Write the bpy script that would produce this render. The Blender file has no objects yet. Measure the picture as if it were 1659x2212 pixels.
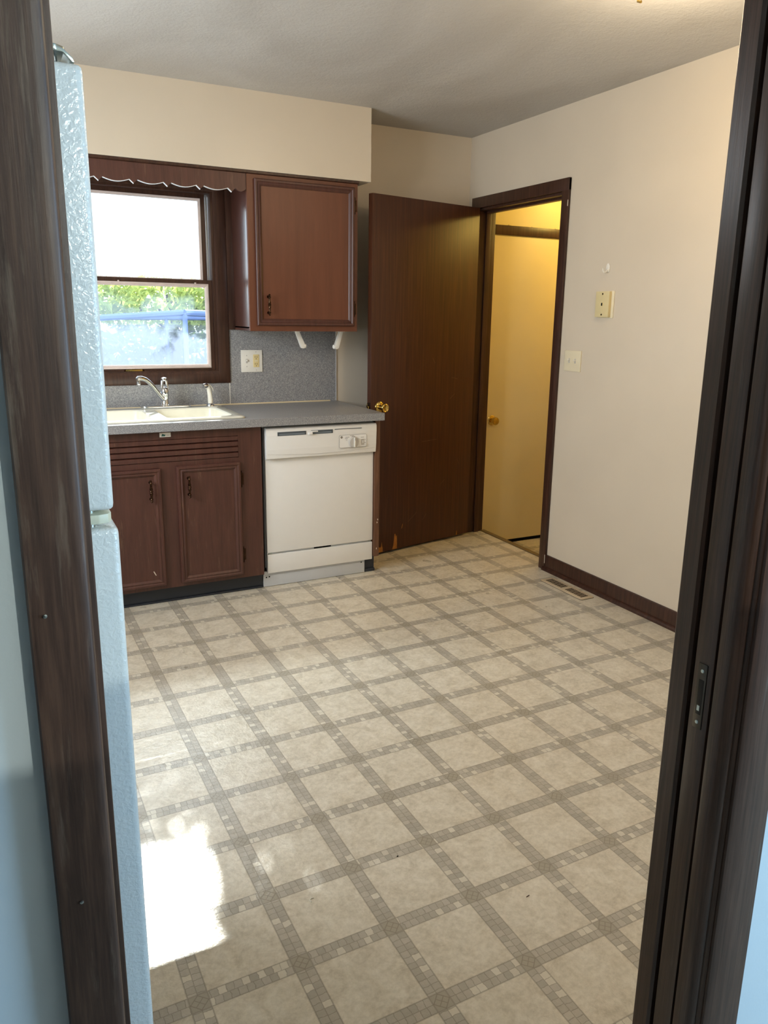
import bpy, bmesh, math, random
from mathutils import Vector, Matrix
random.seed(7)
SC = bpy.context.scene
COL = SC.collection

# ------------------------------------------------------------------ camera
F_PX = 1665.89
CAM = Vector((-2.7041, -4.2663, 1.3995))
YAW, PITCH, ROLL = 0.48032, -0.23856, 0.016733
fwd = Vector((math.sin(YAW)*math.cos(PITCH), math.cos(YAW)*math.cos(PITCH), math.sin(PITCH)))
rgt = Vector((math.cos(YAW), -math.sin(YAW), 0))
upv = rgt.cross(fwd)
r2 = rgt*math.cos(ROLL) + upv*math.sin(ROLL)
u2 = upv*math.cos(ROLL) - rgt*math.sin(ROLL)
cd = bpy.data.cameras.new('camera')
cam = bpy.data.objects.new('camera', cd)
COL.objects.link(cam)
cam.matrix_world = Matrix(((r2.x, u2.x, -fwd.x, CAM.x), (r2.y, u2.y, -fwd.y, CAM.y), (r2.z, u2.z, -fwd.z, CAM.z), (0, 0, 0, 1)))
cd.sensor_fit = 'HORIZONTAL'
cd.sensor_width = 36.0
cd.lens = F_PX/1659*36.0
cd.shift_x = -(852.86-829.5)/1659
cd.shift_y = -(1106-1083.97)/1659
cd.clip_start = 0.02
SC.camera = cam

# ------------------------------------------------------------------ light
SC.view_settings.view_transform = 'Standard'
SC.view_settings.look = 'None'
SC.view_settings.gamma = 1
SC.view_settings.use_curve_mapping = False
SC.view_settings.exposure = 0.13

W = bpy.data.worlds.new('sky')
SC.world = W
W.use_nodes = True
bg = W.node_tree.nodes['Background']
bg.inputs[0].default_value = (0.80, 0.92, 1.0, 1)
bg.inputs[1].default_value = 3.4

def lamp(name, kind, loc, energy, color, aim=None, **kw):
    l = bpy.data.lights.new(name, kind)
    l.energy = energy
    l.color = color
    for k, v in kw.items():
        setattr(l, k, v)
    o = bpy.data.objects.new(name, l)
    COL.objects.link(o)
    o.location = loc
    if aim is not None:
        o.rotation_euler = (Vector(aim)-Vector(loc)).to_track_quat('-Z', 'Y').to_euler()
    return o

SUN_DIR = Vector((-0.149, -1.0, -0.685))
s = lamp('sun', 'SUN', (2, 8, 6), 16.0, (1.0, 0.97, 0.92), angle=math.radians(0.22))
s.rotation_euler = SUN_DIR.to_track_quat('-Z', 'Y').to_euler()
# sky light falling through the kitchen window from above the yard
lamp('window_daylight', 'AREA', (-2.2, 1.45, 3.45), 420.0, (0.86, 0.94, 1.0), aim=(-1.7, -.6, 1.0),
     shape='RECTANGLE', size=2.2, size_y=.8)
# added fill light, entering by a made-up opening in the left wall
lamp('left_fill', 'AREA', (-3.62, -1.62, 1.60), 44.0, (0.93, 0.97, 1.0), aim=(-1.0, -1.60, .70),
     shape='RECTANGLE', size=1.2, size_y=1.0)
# daylight through the side window of the room behind the camera
lamp('side_daylight', 'AREA', (-0.30, -4.75, 1.25), 62.0, (0.40, 0.69, 1.0), aim=(-2.0, -4.2, 1.1),
     shape='RECTANGLE', size=0.9, size_y=1.3)

# ------------------------------------------------------------------ helpers
def S(r, g, b, a=1.0):
    f = lambda c: (c/255/12.92) if c/255 <= 0.04045 else ((c/255+0.055)/1.055)**2.4
    return (f(r), f(g), f(b), a)

class N:
    """tiny expression builder for shader math"""
    def __init__(self, nt, sock): self.nt, self.s = nt, sock
    def _m(self, op, *a):
        n = self.nt.nodes.new('ShaderNodeMath'); n.operation = op
        for i, x in enumerate((self,)+a):
            if isinstance(x, N): self.nt.links.new(x.s, n.inputs[i])
            else: n.inputs[i].default_value = x
        return N(self.nt, n.outputs[0])
    def __add__(self, o): return self._m('ADD', o)
    def __sub__(self, o): return self._m('SUBTRACT', o)
    def __mul__(self, o): return self._m('MULTIPLY', o)
    def __truediv__(self, o): return self._m('DIVIDE', o)
    def abs(self): return self._m('ABSOLUTE')
    def floor(self): return self._m('FLOOR')
    def fract(self): return self._m('FRACT')
    def lt(self, o): return self._m('LESS_THAN', o)
    def gt(self, o): return self._m('GREATER_THAN', o)
    def max(self, o): return self._m('MAXIMUM', o)
    def min(self, o): return self._m('MINIMUM', o)
    def inv(self): return N.const(self.nt, 1.0) - self
    @staticmethod
    def const(nt, v):
        n = nt.nodes.new('ShaderNodeValue'); n.outputs[0].default_value = v
        return N(nt, n.outputs[0])

class Mat:
    def __init__(self, name, color=(.8, .8, .8, 1), rough=.5, metal=0, spec=.5):
        self.m = bpy.data.materials.new(name); self.m.use_nodes = True
        self.nt = self.m.node_tree
        self.b = self.nt.nodes['Principled BSDF']
        self.set(color, rough, metal, spec)
        self._tc = None
    def set(self, color, rough, metal, spec):
        self.b.inputs['Base Color'].default_value = color
        self.b.inputs['Roughness'].default_value = rough
        self.b.inputs['Metallic'].default_value = metal
        self.b.inputs['Specular IOR Level'].default_value = spec
    def node(self, t, **kw):
        n = self.nt.nodes.new(t)
        for k, v in kw.items():
            if hasattr(n, k): setattr(n, k, v)
            else: n.inputs[k].default_value = v
        return n
    def link(self, a, b): self.nt.links.new(a, b)
    def coords(self, scale=(1, 1, 1)):
        if self._tc is None: self._tc = self.node('ShaderNodeTexCoord')
        mp = self.node('ShaderNodeMapping')
        mp.inputs['Scale'].default_value = scale
        self.link(self._tc.outputs['Object'], mp.inputs['Vector'])
        return mp.outputs[0]
    def noise(self, scale, detail=3, sc=(1, 1, 1), rough=.5, dist=0):
        n = self.node('ShaderNodeTexNoise')
        n.inputs['Scale'].default_value = scale; n.inputs['Detail'].default_value = detail
        n.inputs['Roughness'].default_value = rough; n.inputs['Distortion'].default_value = dist
        self.link(self.coords(sc), n.inputs['Vector'])
        return n.outputs['Fac']
    def ramp(self, fac, stops):
        r = self.node('ShaderNodeValToRGB')
        e = r.color_ramp.elements
        e[0].position, e[0].color = stops[0]
        e[1].position, e[1].color = stops[-1]
        for p, c in stops[1:-1]:
            k = e.new(p); k.color = c
        self.link(fac, r.inputs[0])
        return r.outputs[0]
    def mix(self, fac, a, b, mode='MIX'):
        n = self.node('ShaderNodeMix'); n.data_type = 'RGBA'; n.blend_type = mode
        for sock, v in ((n.inputs[0], fac), (n.inputs[6], a), (n.inputs[7], b)):
            if isinstance(v, N): v = v.s
            if isinstance(v, (tuple, float, int)): sock.default_value = v
            else: self.link(v, sock)
        return n.outputs[2]
    def color(self, c): self.link(c, self.b.inputs['Base Color'])
    def bump(self, h, strength=.3, dist=.002):
        n = self.node('ShaderNodeBump')
        n.inputs['Strength'].default_value = strength; n.inputs['Distance'].default_value = dist
        self.link(h.s if isinstance(h, N) else h, n.inputs['Height'])
        self.link(n.outputs[0], self.b.inputs['Normal'])

def wood(name, dark, mid, light, grain=(14, 14, 1.0), rough=.42, spec=.4, wear=None, wear_amt=.62, bump=.08):
    M = Mat(name, mid, rough, 0, spec)
    n1 = M.noise(4.0, 5, grain, .6, .4)
    c = M.ramp(n1, [(.30, dark), (.52, mid), (.74, light)])
    n2 = M.noise(22.0, 4, (grain[0]*.6, grain[1]*.6, grain[2]*.35), .65)
    c = M.mix(.28, c, M.ramp(n2, [(.35, dark), (.65, light)]))
    if wear:
        n3 = M.noise(9.0, 6, (grain[0]*.35, grain[1]*.35, grain[2]*.35), .7, .2)
        c = M.mix(M.ramp(n3, [(wear_amt, (0, 0, 0, 1)), (wear_amt+.16, (.55, .55, .55, 1))]), c, wear)
    M.color(c)
    M.bump(n2, bump, .001)
    return M.m

def paint(name, c, rough=.45, spec=.4, sc=260, st=.08, var=.03):
    M = Mat(name, c, rough, 0, spec)
    n = M.noise(sc, 2)
    lo = tuple(x*(1-var) for x in c[:3])+(1,); hi = tuple(min(1, x*(1+var)) for x in c[:3])+(1,)
    M.color(M.ramp(M.noise(2.5, 3), [(.3, lo), (.7, hi)]))
    M.bump(n, st, .001)
    return M.m

def plain(name, c, rough=.4, metal=0, spec=.5, var=.04, sc=30):
    M = Mat(name, c, rough, metal, spec)
    lo = tuple(x*(1-var) for x in c[:3])+(1,)
    M.color(M.ramp(M.noise(sc, 3), [(.35, lo), (.65, c)]))
    return M.m

class MB:
    """collects shapes into one mesh"""
    def __init__(self): self.bm = bmesh.new()
    def box(self, x0, x1, y0, y1, z0, z1, bev=0, seg=2, rot=None):
        b = bmesh.new()
        bmesh.ops.create_cube(b, size=1)
        for v in b.verts:
            v.co = Vector(((x0+x1)/2+v.co.x*(x1-x0), (y0+y1)/2+v.co.y*(y1-y0), (z0+z1)/2+v.co.z*(z1-z0)))
        if bev: bmesh.ops.bevel(b, geom=list(b.edges), offset=bev, segments=seg, profile=.6, affect='EDGES', clamp_overlap=True)
        return self._take(b, rot)
    def _take(self, b, rot=None):
        if rot is not None: bmesh.ops.transform(b, matrix=rot, verts=b.verts)
        me = bpy.data.meshes.new('t'); b.to_mesh(me); b.free()
        self.bm.from_mesh(me); bpy.data.meshes.remove(me)
        return self
    def prism(self, pts, axis, a0, a1, bev=0):
        """polygon pts (2-D) extruded along axis from a0 to a1; for x:(y,z) y:(x,z) z:(x,y)"""
        b = bmesh.new()
        def P(p, a): return {'x': (a, p[0], p[1]), 'y': (p[0], a, p[1]), 'z': (p[0], p[1], a)}[axis]
        f0 = [b.verts.new(P(p, a0)) for p in pts]; f1 = [b.verts.new(P(p, a1)) for p in pts]
        n = len(pts)
        b.faces.new(f0); b.faces.new(f1[::-1])
        for i in range(n): b.faces.new((f0[i], f1[i], f1[(i+1) % n], f0[(i+1) % n]))
        bmesh.ops.recalc_face_normals(b, faces=b.faces)
        if bev: bmesh.ops.bevel(b, geom=list(b.edges), offset=bev, segments=2, profile=.6, affect='EDGES', clamp_overlap=True)
        return self._take(b)
    def lathe(self, prof, base, axis, n=24):
        """prof: (radius, height) pairs along axis from base"""
        b = bmesh.new()
        q = Vector((0, 0, 1)).rotation_difference(Vector(axis).normalized())
        rings = []
        for r, h in prof:
            r = max(r, 1e-5)
            rings.append([b.verts.new(Vector(base)+q @ Vector((r*math.cos(2*math.pi*i/n), r*math.sin(2*math.pi*i/n), h))) for i in range(n)])
        for a, c in zip(rings, rings[1:]):
            for i in range(n): b.faces.new((a[i], a[(i+1) % n], c[(i+1) % n], c[i]))
        b.faces.new(rings[0][::-1]); b.faces.new(rings[-1])
        bmesh.ops.recalc_face_normals(b, faces=b.faces)
        for f in b.faces: f.smooth = True
        return self._take(b)
    def cyl(self, p0, p1, r, r1=None, n=20):
        p0, p1 = Vector(p0), Vector(p1)
        return self.lathe([(r, 0), (r if r1 is None else r1, (p1-p0).length)], p0, p1-p0, n)
    def tube(self, pts, rad, n=14, flat=1.0):
        """swept round tube; rad may be a list; flat scales the second cross axis"""
        pts = [Vector(p) for p in pts]
        if not isinstance(rad, (list, tuple)): rad = [rad]*len(pts)
        b = bmesh.new(); rings = []
        ref = None
        for i, p in enumerate(pts):
            d = (pts[min(i+1, len(pts)-1)]-pts[max(i-1, 0)]).normalized()
            if ref is None:
                ref = d.cross(Vector((0, 0, 1)))
                if ref.length < .1: ref = d.cross(Vector((0, 1, 0)))
            a = (ref-d*ref.dot(d)).normalized(); ref = a
            c = d.cross(a)
            rings.append([b.verts.new(p+(a*math.cos(2*math.pi*k/n)+c*math.sin(2*math.pi*k/n)*flat)*rad[i]) for k in range(n)])
        for q, w in zip(rings, rings[1:]):
            for k in range(n): b.faces.new((q[k], q[(k+1) % n], w[(k+1) % n], w[k]))
        b.faces.new(rings[0][::-1]); b.faces.new(rings[-1])
        bmesh.ops.recalc_face_normals(b, faces=b.faces)
        for f in b.faces: f.smooth = True
        return self._take(b)
    def frame(self, axis, u0, u1, v0, v1, w, a0, a1, prof=None):
        """mitred rectangular frame of width w (inwards) lying across axis; prof: list of (inset 0..1, height 0..1)"""
        prof = prof or [(0, 0), (0, 1), (1, 1), (1, 0)]
        b = bmesh.new(); loops = []
        for t, h in prof:
            i = t*w; a = a0+(a1-a0)*h
            c = [(u0+i, v0+i), (u1-i, v0+i), (u1-i, v1-i), (u0+i, v1-i)]
            loops.append([b.verts.new({'x': (a, p[0], p[1]), 'y': (p[0], a, p[1]), 'z': (p[0], p[1], a)}[axis]) for p in c])
        n = len(loops)
        for k in range(n):
            A, B = loops[k], loops[(k+1) % n]
            for i in range(4): b.faces.new((A[i], A[(i+1) % 4], B[(i+1) % 4], B[i]))
        bmesh.ops.recalc_face_normals(b, faces=b.faces)
        return self._take(b)
    def build(self, name, mat, parent=None, origin=None):
        me = bpy.data.meshes.new(name)
        if parent is not None:
            o0 = parent_origin(parent)
        else:
            if origin is None:
                xs = [v.co for v in self.bm.verts]
                lo = Vector((min(c.x for c in xs), min(c.y for c in xs), min(c.z for c in xs)))
                hi = Vector((max(c.x for c in xs), max(c.y for c in xs), max(c.z for c in xs)))
                origin = Vector(((lo.x+hi.x)/2, (lo.y+hi.y)/2, lo.z))
            o0 = Vector(origin)
        bmesh.ops.translate(self.bm, verts=self.bm.verts, vec=-o0)
        self.bm.to_mesh(me); self.bm.free()
        me.materials.append(mat)
        try: me.set_sharp_from_angle(angle=math.radians(40))
        except Exception: pass
        o = bpy.data.objects.new(name, me); COL.objects.link(o)
        if parent is not None: o.parent = parent
        else: o.location = o0
        return o

ORG = {}
def parent_origin(p):
    v = Vector((0, 0, 0))
    while p is not None:
        v += Vector(p.location) if p.name not in ORG else ORG[p.name]
        p = p.parent
    return v

def thing(name, label, cat, loc, group=None, kind=None):
    o = bpy.data.objects.new(name, None); COL.objects.link(o)
    o.empty_display_size = .05
    o.location = loc
    return tag(o, label, cat, group, kind)
def tag(o, label=None, cat=None, group=None, kind=None):
    if label: o['label'] = label
    if cat: o['category'] = cat
    if group: o['group'] = group
    if kind: o['kind'] = kind
    return o
def struct(o, label, cat): return tag(o, label, cat, None, 'structure')

# ------------------------------------------------------------------ materials
BLK = (0, 0, 0, 1); WHT = (1, 1, 1, 1)
m_wall = paint('cream_wall_paint', S(214, 201, 181), .34, .45, 180, .10)
m_soffit = m_wall
def ceiling_mat():
    M = Mat('stippled_ceiling_paint', S(200, 197, 192), .75, 0, .2)
    n = M.noise(95, 4, (1, 1, 1), .6)
    n2 = M.noise(30, 3)
    h = M.node('ShaderNodeMath', operation='ADD'); M.link(n, h.inputs[0]); M.link(n2, h.inputs[1])
    w = M.noise(1.3, 3, (1, .5, 1), .5, 1.2)
    M.color(M.ramp(w, [(.38, S(190, 186, 180)), (.55, S(201, 198, 193))]))
    M.bump(h.outputs[0], .45, .004)
    return M.m
m_ceil = ceiling_mat()
m_blue_wall = paint('pale_blue_wall_paint', S(205, 214, 216), .4, .4, 220, .12)
m_trim = wood('dark_stained_trim', S(40, 23, 17), S(62, 38, 28), S(84, 55, 42), (16, 16, .9), .36, .45, S(122, 108, 92), .66)
m_near = wood('worn_dark_casing', S(44, 30, 23), S(64, 45, 35), S(84, 62, 48), (34, 34, 2.2), .45, .35, S(112, 98, 84), .56, .15)
m_jamb = wood('worn_pocket_jamb', S(50, 32, 24), S(74, 50, 38), S(96, 70, 56), (34, 34, 1.4), .32, .5, S(125, 115, 104), .62, .12)
m_cab = wood('dark_cabinet_wood', S(66, 36, 29), S(80, 46, 37), S(94, 57, 46), (13, 13, 1.2), .42, .6, S(140, 112, 86), .60, .06)
m_cab_up = wood('reddish_cabinet_wood', S(94, 53, 36), S(104, 60, 41), S(114, 68, 47), (3.5, 3.5, .35), .38, .4, None, .6, .02)
m_door = wood('dark_mahogany_veneer', S(52, 26, 13), S(70, 37, 19), S(90, 51, 28), (22, 22, .55), .42, .4, None, .6, .05)
m_black = plain('black_rubber_toe_kick', S(42, 47, 56), .35, 0, .5)
m_dark = plain('black_gap', S(12, 12, 13), .8, 0, .1)
m_white = plain('white_enamel', S(238, 236, 232), .26, 0, .5, .01)
m_white2 = plain('white_plastic', S(234, 230, 220), .35, 0, .5, .01)
m_grey_kick = plain('grey_white_sheet_metal', S(205, 208, 212), .4, 0, .5, .02)
m_ivory = plain('ivory_plastic', S(226, 206, 150), .4, 0, .5, .02)
m_almond = plain('almond_plastic', S(228, 216, 186), .4, 0, .5, .02)
m_greymark = plain('grey_print', S(120, 116, 108), .6, 0, .2)
m_chrome = plain('chrome', S(225, 228, 232), .08, 1, .5, .02)
m_steel = plain('zinc_steel', S(190, 200, 198), .28, 1, .5, .05)
m_brass = plain('polished_brass', S(206, 178, 104), .16, 1, .5, .05)
m_bronze = plain('dark_bronze', S(78, 58, 44), .26, 1, .5, .4, 90)
m_bisque = plain('cream_sink_enamel', S(228, 225, 210), .12, 0, .6, .02)
m_yellow = paint('pale_yellow_door_paint', S(224, 208, 160), .4, .4, 200, .05)
m_bead = plain('pinkish_glazing_bead', S(222, 206, 200), .5, 0, .4, .08)
m_lit_edge = plain('lit_raw_edge', S(238, 240, 240), .4, 0, .5)  # raw cut edge, whitened for the window light on it
m_carpet = paint('beige_carpet', S(150, 140, 126), .95, .1, 300, .5, .1)

def fridge_mat():
    M = Mat('textured_white_enamel', S(216, 223, 223), .20, 0, .6)
    n = M.noise(150, 2, (1, 1, 1), .5, .6)
    r = M.ramp(n, [(.35, BLK), (.70, WHT)])
    M.bump(r, .26, .002)
    return M.m
m_fridge = fridge_mat()

def laminate(name='grey_speckled_laminate', rough=.32):
    M = Mat(name, S(120, 120, 122), rough, 0, .5)
    n = M.noise(230, 4, (1, 1, 1), .8)
    c = M.ramp(n, [(.33, S(90, 91, 95)), (.46, S(136, 136, 139)), (.56, S(154, 153, 153)), (.68, S(200, 198, 194))])
    M.color(c)
    return M.m
m_lam = laminate()
m_lam_wall = laminate('grey_backsplash_laminate', .45)

PX = 0.225818
def vinyl(name, strip=True):
    M = Mat(name, S(190, 172, 140), .3, 0, .5)
    nt = M.nt
    sep = M.node('ShaderNodeSeparateXYZ'); M.link(M.coords(), sep.inputs[0])
    x = N(nt, sep.outputs[0])/PX; y = N(nt, sep.outputs[1])/PX
    fx = (x+.5).fract()-.5; fy = (y+.5).fract()-.5
    hw = 0.0915
    bv = fx.abs().lt(hw)          # band running along y
    bh = fy.abs().lt(hw)          # band running along x
    cross = bv*bh
    band = bv.max(bh)
    # mosaic cells
    along = 13.0
    lenx = x*along; leny = y*along
    def wn(a, b, seed):
        cmb = M.node('ShaderNodeCombineXYZ')
        M.link(a.s, cmb.inputs[0]); M.link(b.s, cmb.inputs[1]); cmb.inputs[2].default_value = seed
        w = M.node('ShaderNodeTexWhiteNoise', noise_dimensions='3D'); M.link(cmb.outputs[0], w.inputs['Vector'])
        return N(nt, w.outputs['Value'])
    # slight wobble so the little stones are not perfectly regular
    wob = N(nt, M.noise(60, 2))-.5
    cvx = (fx/hw).floor()+(x+.5).floor()*2.0
    cvy = (leny+wob*.5+wn(cvx, cvx, 1.0)*.6).floor()
    chy = (fy/hw).floor()+(y+.5).floor()*2.0
    chx = (lenx+wob*.5+wn(chy, chy, 2.0)*.6).floor()
    rv = wn(cvx, cvy, 3.3); rh = wn(chx, chy, 7.7)
    sel = bv
    rnd = rv*sel+rh*sel.inv()
    # grout distance inside cells
    gvx = ((fx/hw).fract()-.5).abs()
    gvy = ((leny+wob*.5+wn(cvx, cvx, 1.0)*.6).fract()-.5).abs()
    ghx = ((lenx+wob*.5+wn(chy, chy, 2.0)*.6).fract()-.5).abs()
    ghy = ((fy/hw).fract()-.5).abs()
    gv = gvx.gt(.455).max(gvy.gt(.45)); gh = ghy.gt(.455).max(ghx.gt(.45))
    grout = (gv*bv+gh*bv.inv())*band*cross.inv()
    # diamond at crossings
    d = fx.abs()+fy.abs()
    dl = ((d-hw*.92).abs().lt(.007)).max(((fx+fy).abs().lt(.006)).max((fx-fy).abs().lt(.006))*d.lt(hw*.92))
    grout = grout.max(dl*cross)
    # outlines of the bands
    edge = ((fx.abs()-hw).abs().lt(.008)).max((fy.abs()-hw).abs().lt(.008))
    # field
    n1 = M.noise(16, 6, (1, 1, 1), .72, .5); n2 = M.noise(70, 4, (1, 1, 1), .7)
    field = M.ramp(n1, [(.30, S(182, 172, 152)), (.47, S(208, 199, 180)), (.66, S(224, 217, 201))])
    field = M.mix(.30, field, M.ramp(n2, [(.35, S(170, 160, 140)), (.6, S(222, 214, 197))]))
    ton = M.ramp(rnd.s, [(0.0, S(168, 161, 148)), (.45, S(178, 171, 157)), (.80, S(187, 180, 167)), (.875, S(189, 182, 168)), (.89, S(216, 209, 192)), (1.0, S(222, 216, 200))])
    ton = M.mix(.22, ton, M.ramp(n2, [(.3, S(156, 149, 134)), (.7, S(198, 190, 173))]))
    ton = M.mix(cross.s, ton, S(166, 158, 142))
    c = M.mix(band, field, ton)
    c = M.mix((grout*.5).s, c, S(120, 110, 92))
    c = M.mix((edge*.38).s, c, S(124, 114, 97))
    M.color(c)
    rr = M.ramp(M.noise(5, 3), [(.3, (.27, .27, .27, 1)), (.7, (.36, .36, .36, 1))])
    M.link(rr, M.b.inputs['Roughness'])
    emb = N(nt, M.noise(120, 3, (1, 1, 1), .6, .8))
    emb2 = N(nt, M.noise(45, 2, (1, 1, 1), .5, .6))
    h = emb*.6+emb2*.8-grout*.5-edge*.7
    M.bump(h, .55, .003)
    return M.m
m_vinyl = vinyl('mosaic_vinyl')

def glass(name, dirty):
    m = bpy.data.materials.new(name); m.use_nodes = True
    nt = m.node_tree; nt.nodes.clear()
    out = nt.nodes.new('ShaderNodeOutputMaterial')
    tr = nt.nodes.new('ShaderNodeBsdfTransparent'); tr.inputs[0].default_value = (.95, .98, .98, 1)
    gl = nt.nodes.new('ShaderNodeBsdfGlossy'); gl.inputs['Roughness'].default_value = .02
    fr = nt.nodes.new('ShaderNodeFresnel'); fr.inputs[0].default_value = 1.3
    mx = nt.nodes.new('ShaderNodeMixShader')
    nt.links.new(fr.outputs[0], mx.inputs[0]); nt.links.new(tr.outputs[0], mx.inputs[1]); nt.links.new(gl.outputs[0], mx.inputs[2])
    res = mx.outputs[0]
    if dirty:
        tl = nt.nodes.new('ShaderNodeBsdfTranslucent'); tl.inputs[0].default_value = (.55, .66, .85, 1)
        tc = nt.nodes.new('ShaderNodeTexCoord')
        n1 = nt.nodes.new('ShaderNodeTexNoise'); n1.inputs['Scale'].default_value = 3.5; n1.inputs['Detail'].default_value = 4
        n2 = nt.nodes.new('ShaderNodeTexNoise'); n2.inputs['Scale'].default_value = 160; n2.inputs['Detail'].default_value = 3
        nt.links.new(tc.outputs['Object'], n1.inputs[0]); nt.links.new(tc.outputs['Object'], n2.inputs[0])
        sp = nt.nodes.new('ShaderNodeSeparateXYZ'); nt.links.new(tc.outputs['Object'], sp.inputs[0])
        e1 = N(nt, n1.outputs[0]); e2 = N(nt, n2.outputs[0]); X = N(nt, sp.outputs[0]); Z = N(nt, sp.outputs[2])
        base = (e1-.42).max(0.0)*2.2+(Z*-1.0+.22).max(0.0)*.9+(X*-1.0+.05).max(0.0)*.7
        f = (base*(e2*1.5)).max(0.02).min(dirty)
        m2 = nt.nodes.new('ShaderNodeMixShader')
        nt.links.new(f.s, m2.inputs[0]); nt.links.new(res, m2.inputs[1]); nt.links.new(tl.outputs[0], m2.inputs[2])
        res = m2.outputs[0]
    nt.links.new(res, out.inputs[0])
    return m
m_glass_up = glass('window_glass', .10)
m_glass_lo = glass('dusty_window_glass', .09)

def leaf_mat(name, c, t):
    m = bpy.data.materials.new(name); m.use_nodes = True
    nt = m.node_tree; nt.nodes.clear()
    out = nt.nodes.new('ShaderNodeOutputMaterial')
    d = nt.nodes.new('ShaderNodeBsdfDiffuse'); d.inputs[0].default_value = c
    tl = nt.nodes.new('ShaderNodeBsdfTranslucent'); tl.inputs[0].default_value = t
    mx = nt.nodes.new('ShaderNodeMixShader'); mx.inputs[0].default_value = .5
    nt.links.new(d.outputs[0], mx.inputs[1]); nt.links.new(tl.outputs[0], mx.inputs[2]); nt.links.new(mx.outputs[0], out.inputs[0])
    return m

# ------------------------------------------------------------------ structure
H = 2.438
CT = 0.893                     # counter height
XL, YF = -3.35, -3.535         # left wall, kitchen face of the front wall
WF = -3.629                    # back-room face of the front wall
OL, OR = -2.6448, -1.850        # pocket-door opening
DY0, DY1, DZ = -0.908, -0.105, 2.030   # right-wall doorway

GA = 0.010518
ca, sa = math.cos(-GA), math.sin(-GA)
GX, GY = -1.99079, -2.91801
def toloc(px, py):
    dx, dy = px-GX, py-GY
    return (ca*dx-sa*dy, sa*dx+ca*dy)
def slab(poly, z0, z1, name, mat, loc, rz):
    m = MB(); m.prism(poly, 'z', z0, z1)
    me = bpy.data.meshes.new(name); m.bm.to_mesh(me); m.bm.free(); me.materials.append(mat)
    o = bpy.data.objects.new(name, me); COL.objects.link(o); o.location = loc; o.rotation_euler = (0, 0, rz)
    return o
kp = [(XL-.1, YF-.05), (-0.0, YF-.05), (-0.0, DY0), (.112, DY0), (.112, DY1), (0, DY1), (0, 0.02), (XL-.1, 0.02)]
o = slab([toloc(*p) for p in kp], -.1, 0, 'floor', m_vinyl, (GX, GY, 0), GA)
struct(o, 'beige vinyl kitchen floor with a mosaic-banded square grid', 'floor')
lp = [(.137, -1.6), (1.6, -1.6), (1.6, 0.02), (.137, 0.02)]
LZ = -0.150
o = slab([toloc(*p) for p in lp], -.08, 0, 'floor_landing', m_vinyl, (GX, GY, LZ), GA)
struct(o, 'lower vinyl floor of the landing beyond the kitchen doorway', 'floor')
o = MB().box(-5.2, .6, -7.6, YF-.05, -.1, -.002).build('floor_hall', m_carpet)
struct(o, 'carpeted floor of the room behind the pocket door', 'floor')

o = MB().box(XL-.1, .115, YF, .12, H, H+.1).build('ceiling', m_ceil)
struct(o, 'stippled white kitchen ceiling', 'ceiling')
o = MB().box(-5.2, .6, -7.6, YF, H, H+.1).build('ceiling_hall', m_ceil)
struct(o, 'ceiling of the room behind the pocket door', 'ceiling')
o = MB().box(.115, 1.6, -1.6, .12, 2.36, 2.46).build('ceiling_landing', m_wall)
struct(o, 'ceiling of the landing beyond the doorway', 'ceiling')

# back wall with window hole
WX0, WX1, WZ0, WZ1 = -2.470, -1.590, 1.070, 2.010
b = MB()
b.box(XL-.1, WX0, 0, .13, -.3, H); b.box(WX1, 1.6, 0, .13, -.3, H)
b.box(WX0, WX1, 0, .13, -.3, WZ0); b.box(WX0, WX1, 0, .13, WZ1, H)
struct(b.build('wall_back', m_wall), 'cream back wall behind the sink and the open door', 'wall')
# right wall with doorway
b = MB()
b.box(0, .115, YF-.1, DY0, -.3, H); b.box(0, .115, DY1, 0, -.3, H); b.box(0, .115, DY0, DY1, DZ, H)
struct(b.build('wall_right', m_wall), 'cream right-hand kitchen wall with the doorway', 'wall')
b = MB(); b.box(XL-.1, XL, YF, -2.15, -.1, H); b.box(XL-.1, XL, -.95, 0, -.1, H); b.box(XL-.1, XL, -2.15, -.95, -.1, 1.1); b.box(XL-.1, XL, -2.15, -.95, 2.1, H)
struct(b.build('wall_left', m_wall), 'cream left kitchen wall behind the refrigerator', 'wall')
w2 = thing('added_window', 'unseen window added in the left wall for the fill light', 'window', (XL, -1.55, 1.1), kind='structure')  # window frame added out of view around the fill-light opening
b = MB(); b.frame('x', -2.21, -.89, 1.04, 2.16, .06, XL, XL+.016); b.build('casing', m_trim, w2)
b = MB(); b.frame('x', -2.15, -.95, 1.1, 2.1, .04, XL-.07, XL-.03); b.build('sash', m_trim, w2)
# front wall: solid on the left, hollow pocket on the right
def wall2(name, parts, label):
    kit, hall = parts
    struct(kit.build(name, m_wall), label+', kitchen side', 'wall')
    struct(hall.build(name+'_hall', m_blue_wall), label+', near side', 'wall')
k = MB(); h = MB()
k.box(XL-.1, OL-.02, YF-.045, YF, -.1, H); k.box(OR+.018, 0, YF-.016, YF, -.1, H); k.box(OL-.02, OR+.018, YF-.045, YF, 2.06, H)
h.box(-5.2, OL-.02, WF, YF-.045, -.1, H); h.box(OR+.018, .6, WF, WF+.016, -.1, H); h.box(OL-.02, OR+.018, WF, YF-.045, 2.06, H)
wall2('wall_front', (k, h), 'wall with the pocket-door opening')
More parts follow.
